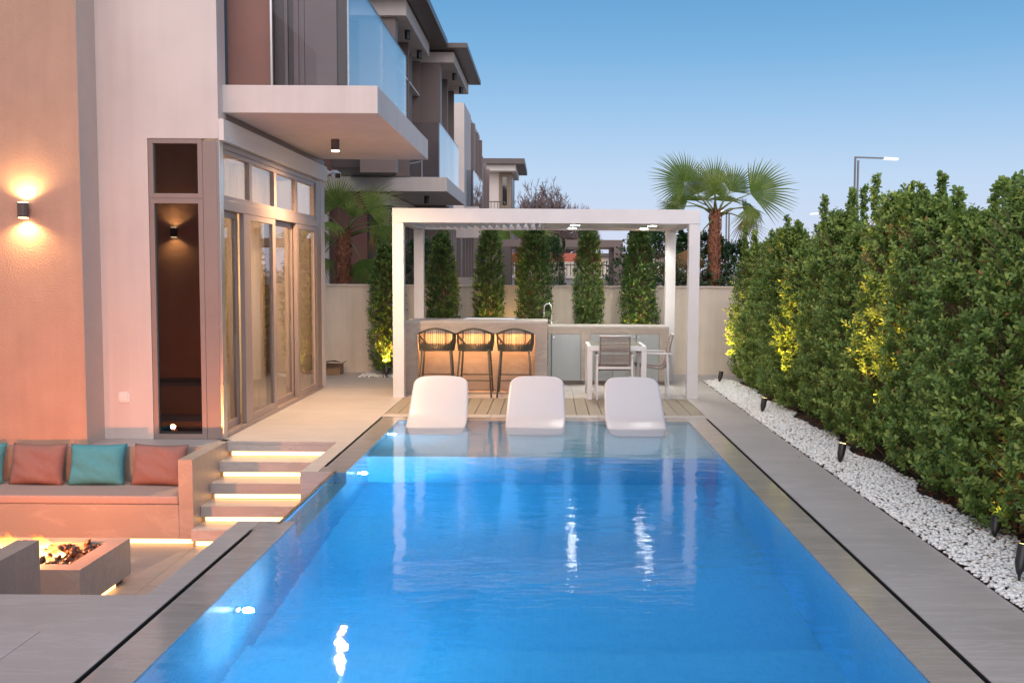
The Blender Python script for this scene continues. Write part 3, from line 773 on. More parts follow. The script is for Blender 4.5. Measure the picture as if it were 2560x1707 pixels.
# downlight under the balcony
dl = root('downlight', (-2.645, 12.4, 3.354), 'small round bronze downlight under the balcony', 'ceiling lamp')
MB().tube([(-2.645,12.4,3.353),(-2.645,12.4,3.22)], .052, 20).build('housing', BD, dl, smooth=False)
MB().tube([(-2.645,12.4,3.2195),(-2.645,12.4,3.208)], .048, 20).build('lens', M['lamp_warm'], dl)
lamp('spot', 'SPOT', (-2.645,12.4,3.19), 650, (1,.64,.34), dl, .04, 165, 1.0, (-2.645,12.4,0))
# sconces
def sconce(x, y, z, lab, ny_=-1):
    o = root('wall_sconce', (x, y, z), lab, 'wall lamp')
    yc = y+ny_*.075
    MB().tube([(x,yc,z-.072),(x,yc,z+.072)], .052, 24).build('housing', M['bronze_dark'], o)
    MB().box(x-.02,x+.02,min(y+ny_*.001,y+ny_*.03),max(y+ny_*.001,y+ny_*.03),z-.03,z+.03).build('bracket', M['bronze_dark'], o)
    for s in (1,-1):
        MB().tube([(x,yc,z+s*.0725),(x,yc,z+s*.076)], .044, 24).build('lens', M['lamp_warm'], o)
        lamp('spot', 'SPOT', (x,yc,z+s*.085), 30, (1,.60,.24), o, .03, 150, .7, (x,yc-ny_*.06,z+s*1))
    return o
sconce(-5.11, 9.80, 2.313, 'bronze up and down wall lamp on the tan wall')
# wing of the house behind the camera's left, seen mirrored in the dark corner window
wing = root('villa_wing', (-6, 4, 0), 'tan rendered wing of the villa behind the camera', 'villa')
B('wall', T_, wing, -9.5, -4.6, 1.0, 5.1, 0.001, 6)
sconce(-5.75, 5.1, 2.313, 'up and down wall lamp on the wing beside the camera', 1)
# socket plate
so = root('wall_socket', (-4.375, 10.2, .43), 'small square weatherproof socket cover low on the white wall', 'socket')
B('plate', M['white_plastic'], so, -4.432, -4.322, 10.193, 10.1995, .375, .49, bevel=.002)
B('cover', M['white_plastic'], so, -4.415, -4.34, 10.183, 10.1925, .392, .473, bevel=.004)
for sx in (-4.424,-4.330):
    for sz_ in (.383,.482): MB().tube([(sx,10.1925,sz_),(sx,10.190,sz_)], .004, 8).build('screw', M['grey_plastic'], so)
# security camera
sc_ = root('security_camera', (-3.36, 14.95, 3.1), 'white security camera with black lens at the far end of the balcony', 'security camera')
MB().tube([(-3.34,14.955,3.20),(-3.34,15.0,3.20)], .05, 14).build('mount', M['white_plastic'], sc_)
MB().tube([(-3.34,15.0,3.20),(-3.26,15.02,3.20),(-3.19,14.99,3.17)], .022, 10).build('bracket', M['white_plastic'], sc_, smooth=True)
MB().bar((-3.23,15.05,3.20),(-3.13,14.82,3.14), .095, .09).build('body', M['white_plastic'], sc_, bevel=.012)
MB().bar((-3.1299,14.8195,3.1397),(-3.126,14.81,3.137), .075, .07).build('lens', M['black'], sc_)

# cardboard box
cbx = root('cardboard_box', (-3.62, 16.75, 0), 'open cardboard box on the ground against the garden wall', 'box')
mb = MB(); mb.box(-3.83,-3.50,16.6,16.61,0.001,.17); mb.box(-3.83,-3.50,16.89,16.90,0.001,.17); mb.box(-3.83,-3.82,16.61,16.89,0.001,.17); mb.box(-3.51,-3.50,16.61,16.89,0.001,.17); mb.box(-3.82,-3.51,16.61,16.89,0.001,.01)
mb.build('box_side', M['cardboard'], cbx)
MB().bar((-3.80,16.60,.172),(-3.80,16.52,.215), .30, .005).build('flap', M['cardboard'], cbx) if False else None
MB().add([(-3.83,16.6,.172),(-3.50,16.6,.172),(-3.48,16.48,.20),(-3.85,16.48,.20)], [(0,1,2,3)]).build('flap', M['cardboard'], cbx)
MB().add([(-3.50,16.6,.172),(-3.50,16.9,.172),(-3.42,16.9,.23),(-3.42,16.6,.23)], [(0,1,2,3)]).build('flap', M['cardboard'], cbx)
MB().add([(-3.81,16.62,.17),(-3.6,16.7,.24),(-3.46,16.66,.20),(-3.55,16.85,.19),(-3.78,16.85,.21)], [(0,1,2,3,4)]).build('black_bag', M['black'], cbx)

# ================================================================== GARDEN WALLS
gw = root('garden_wall', (0, 17.15, 0), 'long cream rendered garden wall behind the pergola', 'wall')
B('wall_body', M['garden_wall'], gw, -9.5, 3.9, 17.05, 17.25, -.05, 1.485)
B('wall_cap', M['garden_wall'], gw, -9.5, 3.9, 17.03, 17.27, 1.486, 1.512)
gw2 = root('garden_wall', (3.95, 9, 0), 'cream garden wall hidden behind the tall hedge on the right', 'wall')
B('wall_body', M['garden_wall'], gw2, 3.98, 4.15, -2, 17.25, -.05, 1.5)

# ================================================================== PERGOLA
pg = root('pergola', (0, 14.9, 0), 'white aluminium pergola with louvred roof over the outdoor bar', 'pergola')
WM = M['white_metal']
for (a,b,c,d) in ((-2.157,-2.004,13.72,13.87),(1.915,2.065,13.72,13.87),(-2.155,-2.0,15.88,16.03),(1.852,2.007,15.88,16.03)):
    B('post', WM, pg, a, b, c, d, 0.0005, 2.405, bevel=.003)
    if c < 14: B('base_plate', WM, pg, a-.004, b+.004, c-.004, d+.004, .0005, .012)
B('beam', WM, pg, -2.157, 2.065, 13.72, 13.87, 2.408, 2.603, bevel=.003)
B('beam', WM, pg, -2.157, 2.065, 15.88, 16.03, 2.408, 2.603, bevel=.003)
B('beam', WM, pg, -2.157, -2.004, 13.8715, 15.8785, 2.408, 2.603)
B('beam', WM, pg, 1.915, 2.065, 13.8715, 15.8785, 2.408, 2.603)
B('gutter', WM, pg, -2.003, 1.914, 15.80, 15.8785, 2.40, 2.45)
nb_ = 17
for k in range(nb_):
    x = -1.93+(-.17+1.93)*k/(nb_-1)
    mb = MB(); a = R(48); c_, s_ = math.cos(a), math.sin(a); z = 2.475; hw = .072; th = .010
    prof = [(-hw,0),(-hw*.3,.012),(hw*.4,.014),(hw,.002),(hw,-.006),(hw*.4,.002),(-hw*.3,0),(-hw,-.010)]
    pr = [(x+px*c_-pz*s_, z+px*s_+pz*c_) for px,pz in prof]; q = len(pr)
    mb.add([(px,13.90,pz) for px,pz in pr]+[(px,15.79,pz) for px,pz in pr], [tuple(range(q)), tuple(reversed(range(q,2*q)))]+[(i,i+q,(i+1)%q+q,(i+1)%q) for i in range(q)])
    mb.build('louvre_blade', WM, pg)
B('divider', WM, pg, -.125, -.085, 13.8715, 15.799, 2.409, 2.56)
for k in range(12):
    a0 = -.083+(1.914+.083)*k/12; a1 = -.083+(1.914+.083)*(k+1)/12
    B('ceiling_panel', WM, pg, a0+.0015, a1-.0015, 13.8715, 15.799, 2.43, 2.455)
for (x,y) in ((.373,14.6),(.355,15.6),(1.50,14.65),(1.47,15.6)):
    o = MB().tube([(x,y,2.4295),(x,y,2.420)], .075, 28).build('downlight', M['white_plastic'], pg)
    MB().tube([(x,y,2.4195),(x,y,2.418)], .066, 28).build('lens', M['lamp_white'], o)
    lamp('spot', 'SPOT', (x,y,2.40), 62, (1,.97,.84), pg, .06, 140, .6, (x,y,0))

# ------------------------------------------------------------------ bar
bar = root('outdoor_bar', (-1.03, 14.5, 0), 'stone clad outdoor bar with glowing orange recessed front', 'bar')
SP = M['stone_pale']
B('side_panel', SP, bar, -2.042, -1.862, 14.10, 14.95, .001, 1.005)
B('side_panel', SP, bar, -.20, -.023, 14.10, 14.95, .001, 1.005)
B('apron', SP, bar, -1.861, -.201, 14.10, 14.16, .86, 1.005)
B('front_panel', SP, bar, -1.861, -.201, 14.38, 14.42, .03, 1.004)
B('worktop', M['stone'], bar, -2.046, -.019, 14.096, 14.96, 1.006, 1.040, bevel=.002)
B('floor_trim', SP, bar, -1.861, -.201, 14.12, 14.379, .001, .022)
B('led_strip', M['led_bar'], bar, -1.85, -.21, 14.18, 14.24, .872, .885)
B('shelf', SP, bar, -1.861, -.201, 14.161, 14.379, .887, .905)
B('kick_panel', SP, bar, -1.861,-.201, 14.42, 14.9, .001, 1.0)
gr = root('gas_grill', (-.9, 14.65, 1.04), 'low steel gas grill lid on the stone bar top', 'grill')
mb = MB(); 
pr = [(14.45,1.041),(14.85,1.041),(14.85,1.055),(14.75,1.068),(14.55,1.068),(14.45,1.055)]
mb.add([(-1.25,a,b) for a,b in pr]+[(-.45,a,b) for a,b in pr], [tuple(range(6)), tuple(reversed(range(6,12)))]+[(i,i+6,(i+1)%6+6,(i+1)%6) for i in range(6)])
mb.build('lid', M['steel'], gr, bevel=.004)
MB().tube([(-1.2,14.43,1.06),(-.5,14.43,1.06)], .01, 8).build('handle', M['chrome'], gr)
# counter
kc = root('kitchen_counter', (.95, 15.65, 0), 'low stone kitchen counter with steel cabinet doors under the pergola', 'counter')
B('carcass', SP, kc, -.018, 1.853, 15.36, 15.95, .06, .880)
B('plinth', SP, kc, -.018, 1.80, 15.40, 15.95, .001, .0595)
B('worktop', M['stone'], kc, -.018, 1.857, 15.345, 15.96, .881, .912, bevel=.002)
for (a,b,kn) in ((-.015,.031,None),(.044,.491,'l'),(.636,.99,'r'),(.996,1.344,'r'),(1.352,1.701,'l')):
    o = B('cabinet_door', M['steel_door'], kc, a, b, 15.335, 15.357, .065, .784, bevel=.003)
    if kn:
        x = a+.03 if kn == 'l' else b-.03
        MB().tube([(x,15.3345,.74),(x,15.315,.74)], .010, 12).build('knob', M['chrome'], o)
B('side_frame', SP, kc, .497, .63, 15.338, 15.359, .065, .878) ; B('side_frame', SP, kc, 1.706, 1.853, 15.338, 15.359, .065, .878)
B('side_frame', SP, kc, -.018, .49, 15.338, 15.359, .79, .879); B('side_frame', SP, kc, .631, 1.7055, 15.338, 15.359, .79, .879)
fa = root('kitchen_faucet', (.04, 15.7, .912), 'tall chrome gooseneck tap on the kitchen counter', 'tap')
pts = [(.04,15.7,.913),(.04,15.7,1.17)]+[(.04-.06+.06*math.cos(a),15.7,1.17+.075*math.sin(a)) for a in [math.pi*k/10 for k in range(1,11)]]
MB().tube(pts+[(-.08,15.7,1.12)], .012, 10).build('spout', M['chrome'], fa, smooth=True)
MB().tube([(-.08,15.7,1.125),(-.08,15.7,1.10),(-.083,15.7,1.03)], [.013,.019,.016], 12).build('spray_head', M['chrome'], fa, smooth=True)
MB().tube([(.04,15.7,.9125),(.04,15.7,.97)], .021, 14).build('base', M['chrome'], fa)
MB().tube([(.055,15.7,.955),(.125,15.7,.965),(.14,15.7,.99)], .008, 8).build('handle', M['chrome'], fa)

# ------------------------------------------------------------------ bar stools (seen from behind, facing the bar)
def make_stool():
    o = root('bar_stool', (0,0,0))
    SM = M['stool_metal']
    legs = [((-.205,-.20,.655),(-.255,-.27,0)),((.205,-.20,.655),(.255,-.27,0)),((-.20,.20,.655),(-.245,.25,0)),((.20,.20,.655),(.245,.25,0))]
    for a,b in legs: MB().tube([b,a], [.011,.015], 10).build('leg', SM, o, smooth=True)
    def at(l, z): a, b = Vector(legs[l][0]), Vector(legs[l][1]); t = (a.z-z)/a.z; return a+(b-a)*t
    for i,j,z in ((0,1,.235),(2,3,.275),(0,2,.255),(1,3,.255)):
        MB().tube([at(i,z),at(j,z)], .009, 8).build('footrest_bar', SM, o)
    # seat ring and woven tub
    def outline(a, rx, ry):    # superellipse
        c, s = math.cos(a), math.sin(a); return (rx*math.copysign(abs(c)**.92, c), ry*math.copysign(abs(s)**.92, s))
    n = 64
    MB().tube([(*outline(2*math.pi*k/n, .245, .225), .66) for k in range(n+1)], .013, 8, cap=False).build('seat_ring', SM, o, smooth=True)
    # top rail: high at the back (-y), dropping to the front ends
    def top(a):
        x, y = outline(a, .268, .255); t = abs((math.degrees(a)+90+180) % 360 - 180)
        return Vector((x, y, .955-.088*(math.sin(R(min(t,90))))**1.7-(.15*((t-90)/52)**1.3 if t > 90 else 0)))
    A = [R(-90+t) for t in np.linspace(-142, 142, 72)]
    MB().tube([top(a) for a in A], .014, 8).build('top_rail', SM, o, smooth=True)
    rp_ = MB(); rgn = random.Random(2)
    for k in range(50):
        a = R(-90-140+280*(k+.5)/50)
        if k % 10 == 4: continue
        w = .0042 if k % 6 else .011
        x, y = outline(a, .246, .226); p0 = Vector((x, y, .655)); p1 = top(a+R(rgn.uniform(-1,1))); m_ = (p0+p1)/2; m_ += Vector((x, y, 0)).normalized()*.012
        rp_.tube([p0, m_, p1], w, 5)
    rp_.build('rope_back', M['rope'], o)
    # woven lower band and seat
    bd_ = MB()
    for k in range(120):
        a = 2*math.pi*k/120; x, y = outline(a, .250, .230)
        bd_.tube([(x*1.0, y*1.0, .635),(x*1.035,y*1.035,.715)], .0055, 5)
    bd_.build('rope_band', M['rope'], o)
    st = MB(); ring = [outline(2*math.pi*k/n, .238, .218) for k in range(n)]
    st.prism(ring, .648, .668); st.build('seat', M['rope'], o, bevel=.004)
    return o
stool = make_stool()
for k, (x, rz, lab) in enumerate([(-1.575, 2, 'dark woven rope bar stool nearest the left pergola post'), (-1.035, -1, 'middle one of the three dark woven rope bar stools'), (-.475, 1, 'dark woven rope bar stool nearest the kitchen counter')]):
    s = stool if k == 0 else copy_tree(stool)
    s.location = (x, 13.97, .001); s.rotation_euler = (0,0,R(rz)); s.scale = (.96,.96,1.0)
    tag(s, lab, 'bar stool', 'bar stools in front of the outdoor bar')

# ------------------------------------------------------------------ dining table and chairs
tb = root('dining_table', (.93, 14.2, 0), 'square white dining table with clear glass top beside the counter', 'table')
tx0,tx1,ty0,ty1,tz = .525,1.335,13.55,14.42,.735
mb = MB()
for (x,y) in ((tx0,ty0),(tx1-.07,ty0),(tx0,ty1-.07),(tx1-.07,ty1-.07)):
    B('leg', WM, tb, x, x+.07, y, y+.07, .001, tz-.062, bevel=.003)
for q in ((tx0,tx1,ty0,ty0+.06),(tx0,tx1,ty1-.06,ty1),(tx0,tx0+.06,ty0+.061,ty1-.061),(tx1-.06,tx1,ty0+.061,ty1-.061)):
    B('frame_rail', WM, tb, q[0], q[1], q[2], q[3], tz-.060, tz, bevel=.002)
B('glass_top', M['tabletop'], tb, tx0+.055, tx1-.055, ty0+.055, ty1-.055, tz+.0005, tz+.008)
for k in range(6):
    a0 = ty0+.062+(ty1-ty0-.124)*k/6; a1 = ty0+.062+(ty1-ty0-.124)*(k+1)/6
    B('table_slat', WM, tb, tx0+.062, tx1-.062, a0+.006, a1-.006, tz-.03, tz-.012)
def make_chair():
    o = root('dining_chair', (0,0,0))       # faces +y, back at -y
    hw = .225
    for s in (-1, 1):
        MB().bar((s*(hw+.03),-.20,.0),(s*(hw+.03),-.17,.60), .025, .03, (0,1,0)).build('leg', WM, o, bevel=.002)
        MB().bar((s*(hw+.03),.28,.0),(s*(hw+.03),.25,.60), .025, .03, (0,1,0)).build('leg', WM, o, bevel=.002)
        MB().bar((s*(hw+.03),-.24,.612),(s*(hw+.03),.30,.622), .035, .022).build('armrest', WM, o, bevel=.003)
    MB().bar((-hw-.015,-.185,.44),(hw+.015,-.185,.44), .03, .032).build('cross_rail', WM, o, bevel=.002)
    MB().bar((-hw-.015,.25,.40),(hw+.015,.25,.40), .03, .032).build('cross_rail', WM, o, bevel=.002)
    path = [(.30,.445),(.15,.425),(.0,.405),(-.10,.40),(-.155,.43),(-.175,.50),(-.195,.62),(-.225,.75),(-.262,.88)]
    P_ = []
    for i in range(len(path)-1):
        for t in range(6):
            a, b = path[i], path[i+1]; P_.append((a[0]+(b[0]-a[0])*t/6, a[1]+(b[1]-a[1])*t/6))
    P_.append(path[-1])
    for s in (-1, 1): MB().tube([(s*(hw-.012), y, z) for y, z in P_], .011, 8).build('side_rail', M['rope_taupe'], o, smooth=True)
    rs = MB()
    L = [0]
    for i in range(1, len(P_)): L.append(L[-1]+math.dist(P_[i], P_[i-1]))
    rg = random.Random(1); n_ = 92
    for k in range(n_):
        d = L[-1]*(k+.5)/n_
        if rg.random() < .10: continue
        i = max(j for j in range(len(L)) if L[j] <= d); i = min(i, len(P_)-2); t = (d-L[i])/(L[i+1]-L[i])
        y = P_[i][0]+(P_[i+1][0]-P_[i][0])*t; z = P_[i][1]+(P_[i+1][1]-P_[i][1])*t
        off = rg.uniform(-.003,.003)
        rs.tube([(-hw+.004,y,z),(0,y+.012,z+off-.004),(hw-.004,y,z)], .0036, 5)
    rs.build('rope_weave', M['rope_taupe'], o)
    MB().tube([(-hw, path[-1][0], path[-1][1]),(0, path[-1][0]+.008, path[-1][1]-.004),(hw, path[-1][0], path[-1][1])], .012, 8).build('top_rail', WM, o, smooth=True)
    return o
ch = make_chair()
ch.location = (.90, 13.72, .001); ch.scale = (.94,.94,1)
tag(ch, 'white framed chair with taupe rope back turned to the camera at the table', 'chair', 'chairs at the dining table')
c2 = copy_tree(ch); c2.location = (1.50, 14.08, .001); c2.rotation_euler = (0,0,R(88))
tag(c2, 'white framed rope chair seen from its side right of the table', 'chair', 'chairs at the dining table')

# ------------------------------------------------------------------ in-pool loungers
def make_lounger():
    o = root('pool_lounger', (0,0,0))
    prof = [(1.0,.475),(.975,.455),(.89,.385),(.75,.262),(.61,.148),(.49,.07),(.36,.025),(.20,-.01),(.05,-.055),(-.08,-.085),(-.17,-.11),(-.20,-.13)]
    P_ = []
    for i in range(len(prof)-1):          # Catmull-Rom
        p0 = prof[max(i-1,0)]; p1 = prof[i]; p2 = prof[i+1]; p3 = prof[min(i+2,len(prof)-1)]
        for k in range(4):
            t = k/4; P_.append(tuple(.5*((2*p1[d])+(-p0[d]+p2[d])*t+(2*p0[d]-5*p1[d]+4*p2[d]-p3[d])*t*t+(-p0[d]+3*p1[d]-3*p2[d]+p3[d])*t**3) for d in (0,1)))
    P_.append(prof[-1]); n = len(P_); m_ = 24; vs = []; fs = []
    L = [0]
    for i in range(1,n): L.append(L[-1]+math.dist(P_[i],P_[i-1]))
    tot = L[-1]
    for side in (0,1):
        for i,(y,z) in enumerate(P_):
            d = L[i]; e = tot-d
            w = .315+.028*math.sin(math.pi*min(1,d/tot*1.05))
            if d < .13: w -= .13-math.sqrt(max(0, .13**2-(.13-d)**2)) 
            if e < .12: w -= (.12-math.sqrt(max(0,.12**2-(.12-e)**2)))*.8
            for j in range(m_+1):
                a = -1+2*j/m_
                tn = Vector((P_[min(i+1,n-1)][0]-P_[max(i-1,0)][0], P_[min(i+1,n-1)][1]-P_[max(i-1,0)][1])).normalized()
                nr = Vector((tn.y, -tn.x))       # points back/down
                dish = .010*(abs(a)**3)*(-1) + side*.022
                vs.append((a*w, y-nr.x*(-dish)*1.0, z-nr.y*(-dish)))
    K = n*(m_+1)
    for side in (0,1):
        for i in range(n-1):
            for j in range(m_):
                q = (side*K+i*(m_+1)+j, side*K+i*(m_+1)+j+1, side*K+(i+1)*(m_+1)+j+1, side*K+(i+1)*(m_+1)+j)
                fs.append(q if side == 0 else q[::-1])
    bd_ = [(i*(m_+1), (i+1)*(m_+1)) for i in range(n-1)]
    for a,b in bd_: fs.append((a,b,b+K,a+K)); fs.append((b+m_,a+m_,a+m_+K,b+m_+K))
    for j in range(m_): fs.append((j+1,j,j+K,j+1+K)); a = (n-1)*(m_+1)+j; fs.append((a,a+1,a+1+K,a+K))
    MB().add(vs, fs).build('shell', M['shell'], o, smooth=True)
    MB().box(-.20,.20,.02,.34,-.235,-.07).build('foot', M['shell'], o, bevel=.02)
    MB().box(-.2,.2,.40,.62,-.235,.03).build('foot', M['shell'], o, bevel=.02)
    return o
lg = make_lounger()
for k, (x, lab) in enumerate([(-1.27, 'white pool lounger next to the glowing underwater light'), (-.155, 'middle one of the three white pool loungers'), (1.0, 'white pool lounger in front of the dining table')]):
    s = lg if k == 0 else copy_tree(lg)
    s.location = (x, 10.93+(.0,.03,-.02)[k], -.0); s.rotation_euler = (0,0,R((1.2,-.8,.5)[k])); tag(s, lab, 'lounger', 'white pool loungers standing on the shallow shelf')

# ================================================================== PLANTS
def leaves_np(pos, dirs, nrm, length, width, tone):
    """6-vertex folded leaves"""
    n = len(pos); side = np.cross(dirs, nrm); side /= np.linalg.norm(side, axis=1, keepdims=True)+1e-9
    L = length[:,None]; W = width[:,None]
    up = np.cross(side, dirs)
    fold = .18
    b = pos; l1 = pos+dirs*L*.38+side*W*.40+up*W*fold; l2 = pos+dirs*L*.76+side*W*.46+up*W*fold
    t = pos+dirs*L; r2_ = pos+dirs*L*.76-side*W*.46+up*W*fold; r1_ = pos+dirs*L*.38-side*W*.40+up*W*fold
    V = np.stack([b,l1,l2,t,r2_,r1_],1).reshape(-1,3)
    i = np.arange(n)[:,None]*6
    F = np.concatenate([i+np.array([[0,1,2,3]]), i+np.array([[0,3,4,5]])],1).reshape(-1,4)
    return V, F, np.repeat(tone, 2)
def unit(a): return a/(np.linalg.norm(a, axis=-1, keepdims=True)+1e-9)

def shrub_mesh(seed, H, rad, z0, shoots, per, leaf, tips, squash=1.0, taper=.55, bumps=.16):
    g = np.random.default_rng(seed)
    # surface shoots
    z = z0+(H-z0)*g.random(shoots)**.95; a = g.uniform(0, 2*np.pi, shoots)
    ph = g.uniform(0, 6.28, 6)
    def Rr(z, a):
        t = (z-z0)/(H-z0)
        base = rad*np.where(t < .10, .72+2.8*t, 1.0)*np.where(t > taper, np.sqrt(np.clip(1-((t-taper)/(1-taper))**1.5, .0, 1))*.80+.20*(1-t)/(1-taper), 1.0)
        return base*(1+bumps*np.sin(a*2+ph[0]+z*2.3)+bumps*.8*np.sin(a*3+ph[1]-z*4.1)+bumps*.6*np.sin(a*5+z*7+ph[2]))
    depth = np.where(g.random(shoots) < .62, g.uniform(.88, 1.08, shoots), g.uniform(.35, .88, shoots))
    rr = Rr(z, a)*depth
    p = np.stack([rr*np.cos(a), rr*np.sin(a)*squash, z], 1)
    out = np.stack([np.cos(a), np.sin(a), np.zeros(shoots)], 1)
    d = unit(out*.75+np.array([0,0,.75])+g.normal(0,.35,(shoots,3)))
    sl = g.uniform(.06, .15, shoots)*leaf/.045
    # leader shoots on top
    if tips:
        tx = g.normal(0, rad*.35, (tips,2)); tz = H-.12+g.uniform(-.25,.02,tips)
        for k in range(tips):
            hh = g.uniform(.14,.46)
            m_ = int(hh/.012)
            q = np.stack([np.full(m_,tx[k,0])+g.normal(0,.012,m_), np.full(m_,tx[k,1])+g.normal(0,.012,m_), tz[k]+np.linspace(0,hh,m_)],1)
            p = np.concatenate([p,q]); 
            od = unit(np.stack([g.normal(0,1,m_),g.normal(0,1,m_),np.full(m_,.7)],1)); d = np.concatenate([d,od]); sl = np.concatenate([sl,np.full(m_,.028)])
            depth = np.concatenate([depth, np.full(m_,1.0)])
    S = len(p)
    k = np.arange(per)[None,:]; t = (k+.5)/per
    pos = p[:,None,:]+d[:,None,:]*(sl[:,None]*t)[:,:,None]
    e1 = unit(np.cross(d, np.array([.3,.2,1.0]))); e2 = np.cross(d, e1)
    ang = k*2.4+g.uniform(0,6.28,S)[:,None]
    rad_dir = e1[:,None,:]*np.cos(ang)[:,:,None]+e2[:,None,:]*np.sin(ang)[:,:,None]
    spread = np.where(t > .8, .45, .95)*np.ones((S,1))
    ld = unit(d[:,None,:]*.55+rad_dir*spread[:,:,None]+g.normal(0,.18,(S,per,3)))
    nr = unit(d[:,None,:]*.9+np.array([0,0,.5])-rad_dir*.3+g.normal(0,.2,(S,per,3)))
    nr = unit(nr-ld*np.sum(nr*ld,2,keepdims=True))
    tone = np.clip(.36+.24*(t-.4)+g.normal(0,.10,(S,1))+g.normal(0,.10,(S,per))+np.where(g.random((S,1)) < .22, .22, 0)*t*1.4, 0, .82)
    tone = np.where(g.random((S,per)) < .007, 1.0, tone)
    n_ = S*per; Ls = leaf*g.uniform(.7,1.15,n_); Ws = Ls*g.uniform(.50,.62,n_)
    V, F, T_ = leaves_np(pos.reshape(-1,3), ld.reshape(-1,3), nr.reshape(-1,3), Ls, Ws, tone.reshape(-1))
    me = np_mesh('crown', V, F, T_); me.materials.append(M['leaf'])
    # twigs
    tw = MB(); rg = random.Random(seed)
    for q in range(7):
        x0_, y0_ = rg.uniform(-.10,.10)*rad*2, rg.uniform(-.10,.10)*rad*2
        pts = [(x0_,y0_,0)]; 
        for s in range(1,6): pts.append((x0_+rg.uniform(-.1,.1)*s*rad*.5, y0_+rg.uniform(-.1,.1)*s*rad*.5, H*.93*s/5))
        tw.tube(pts, [.014,.012,.010,.008,.005,.003], 6)
    for q in range(260):
        z_ = rg.uniform(z0,H*.9); a_ = rg.uniform(0,6.28); r_ = rad*rg.uniform(.7,.98)
        tw.tube([(math.cos(a_)*r_*.15,math.sin(a_)*r_*.15,z_-.12),(math.cos(a_)*r_*.6,math.sin(a_)*r_*.6,z_-.02),(math.cos(a_)*r_,math.sin(a_)*r_,z_+.1)],[.005,.004,.002],4,cap=False)
    tm = tw.mesh(); tm.materials.append(M['bark'])
    return me, tm

def place_shrub(name, meshes, loc, rz, sc, label, cat, group, mat=None):
    o = root(name, loc, label, cat, group); o.rotation_euler = (0,0,rz); o.scale = sc
    c = bpy.data.objects.new('crown', meshes[0]); COL.objects.link(c); c.parent = o; c['kind'] = 'stuff'
    t = bpy.data.objects.new('trunk', meshes[1]); COL.objects.link(t); t.parent = o
    if mat is not None:
        c.material_slots[0].link = 'OBJECT'; c.material_slots[0].material = mat
    return o
hm = [shrub_mesh(11+k, 2.22, .40, .04, 1850, 11, .045, 8, taper=.42, bumps=.13) for k in range(4)]
ordn = ['nearest the camera on the right', 'second', 'third', 'fourth', 'fifth', 'sixth', 'seventh', 'eighth', 'ninth', 'tenth', 'eleventh', 'twelfth', 'thirteenth']
hy = [4.0,4.95,5.85,6.75,7.65,8.6,9.55,10.55,11.55,12.6,13.7,14.8,15.9]
hh = [1.0,1.02,.96,1.06,.99,1.03,1.12,.97,1.07,.96,1.03,1.0,.95]
rgh = random.Random(4)
NMS = ['hedge shrub closest to the camera, filling the right edge', 'broad hedge shrub by the nearest black garden spotlight', 'hedge shrub just beyond the nearest garden spotlight',
       'leafy hedge shrub above brown fallen leaves at right', 'tall bushy hedge shrub between the first and second spotlights', 'hedge shrub standing before the second black spotlight',
       'hedge shrub with the tallest pointed tip in the row', 'hedge shrub lit bright yellow by the second spotlight', 'hedge shrub below the tall street lamp', 'hedge shrub beyond the street lamp shrub with a narrow tip',
       'hedge shrub glowing yellow behind the third spotlight', 'slim hedge shrub next to last before the garden wall', 'last hedge shrub against the garden wall, yellow lit at its foot']
for k in range(13):
    place_shrub('hedge_shrub', hm[(k*3+1) % 4], (3.32+rgh.uniform(-.05,.05), hy[k], -.01), rgh.uniform(0,6.28), (1.04, 1.0, hh[k]+rgh.uniform(-.02,.02)), NMS[k], 'shrub', 'tall hedge shrubs along the pebble strip')
# columnar shrubs behind the counter
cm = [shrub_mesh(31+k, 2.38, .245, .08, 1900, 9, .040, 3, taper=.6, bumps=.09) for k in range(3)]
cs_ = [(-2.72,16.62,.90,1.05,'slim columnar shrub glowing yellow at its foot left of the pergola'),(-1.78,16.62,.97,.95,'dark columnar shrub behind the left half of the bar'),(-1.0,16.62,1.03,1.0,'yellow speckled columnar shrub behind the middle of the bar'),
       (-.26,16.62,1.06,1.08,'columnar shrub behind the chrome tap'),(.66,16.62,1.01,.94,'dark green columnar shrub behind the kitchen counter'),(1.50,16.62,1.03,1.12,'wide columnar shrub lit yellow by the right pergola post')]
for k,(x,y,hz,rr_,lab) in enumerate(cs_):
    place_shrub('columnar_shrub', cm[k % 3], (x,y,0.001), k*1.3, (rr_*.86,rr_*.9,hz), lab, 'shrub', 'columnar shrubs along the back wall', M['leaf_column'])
# dark shrubs beyond the garden wall
dk = shrub_mesh(51, 2.5, .55, .2, 900, 9, .06, 5, bumps=.2)
for k,(x,y,hz,sx,lab) in enumerate([(1.9,18.8,1.02,1.1,'dark shrub beyond the wall behind the right pergola post'),(2.75,18.9,.99,1.2,'dark shrub beyond the wall left of the right palm trunk'),(3.55,19.2,.92,1.0,'dark shrub beyond the wall right of the right palm trunk'),
        (-2.4,18.7,.93,.8,'dark shrub beyond the wall behind the left pergola posts'),(.05,18.9,.95,.5,'slim dark shrub beyond the wall behind the tap'),(-3.1,19.0,.80,.7,'dark low shrub beyond the wall beside the left palm'),(2.1,27.5,.82,.9,'green bush beyond the brown neighbour pergola')]):
    place_shrub('dark_shrub', dk, (x,y,-.05), k*1.1, (sx,sx,hz), lab, 'shrub', 'shrubs beyond the garden wall', M['leaf_dark'])

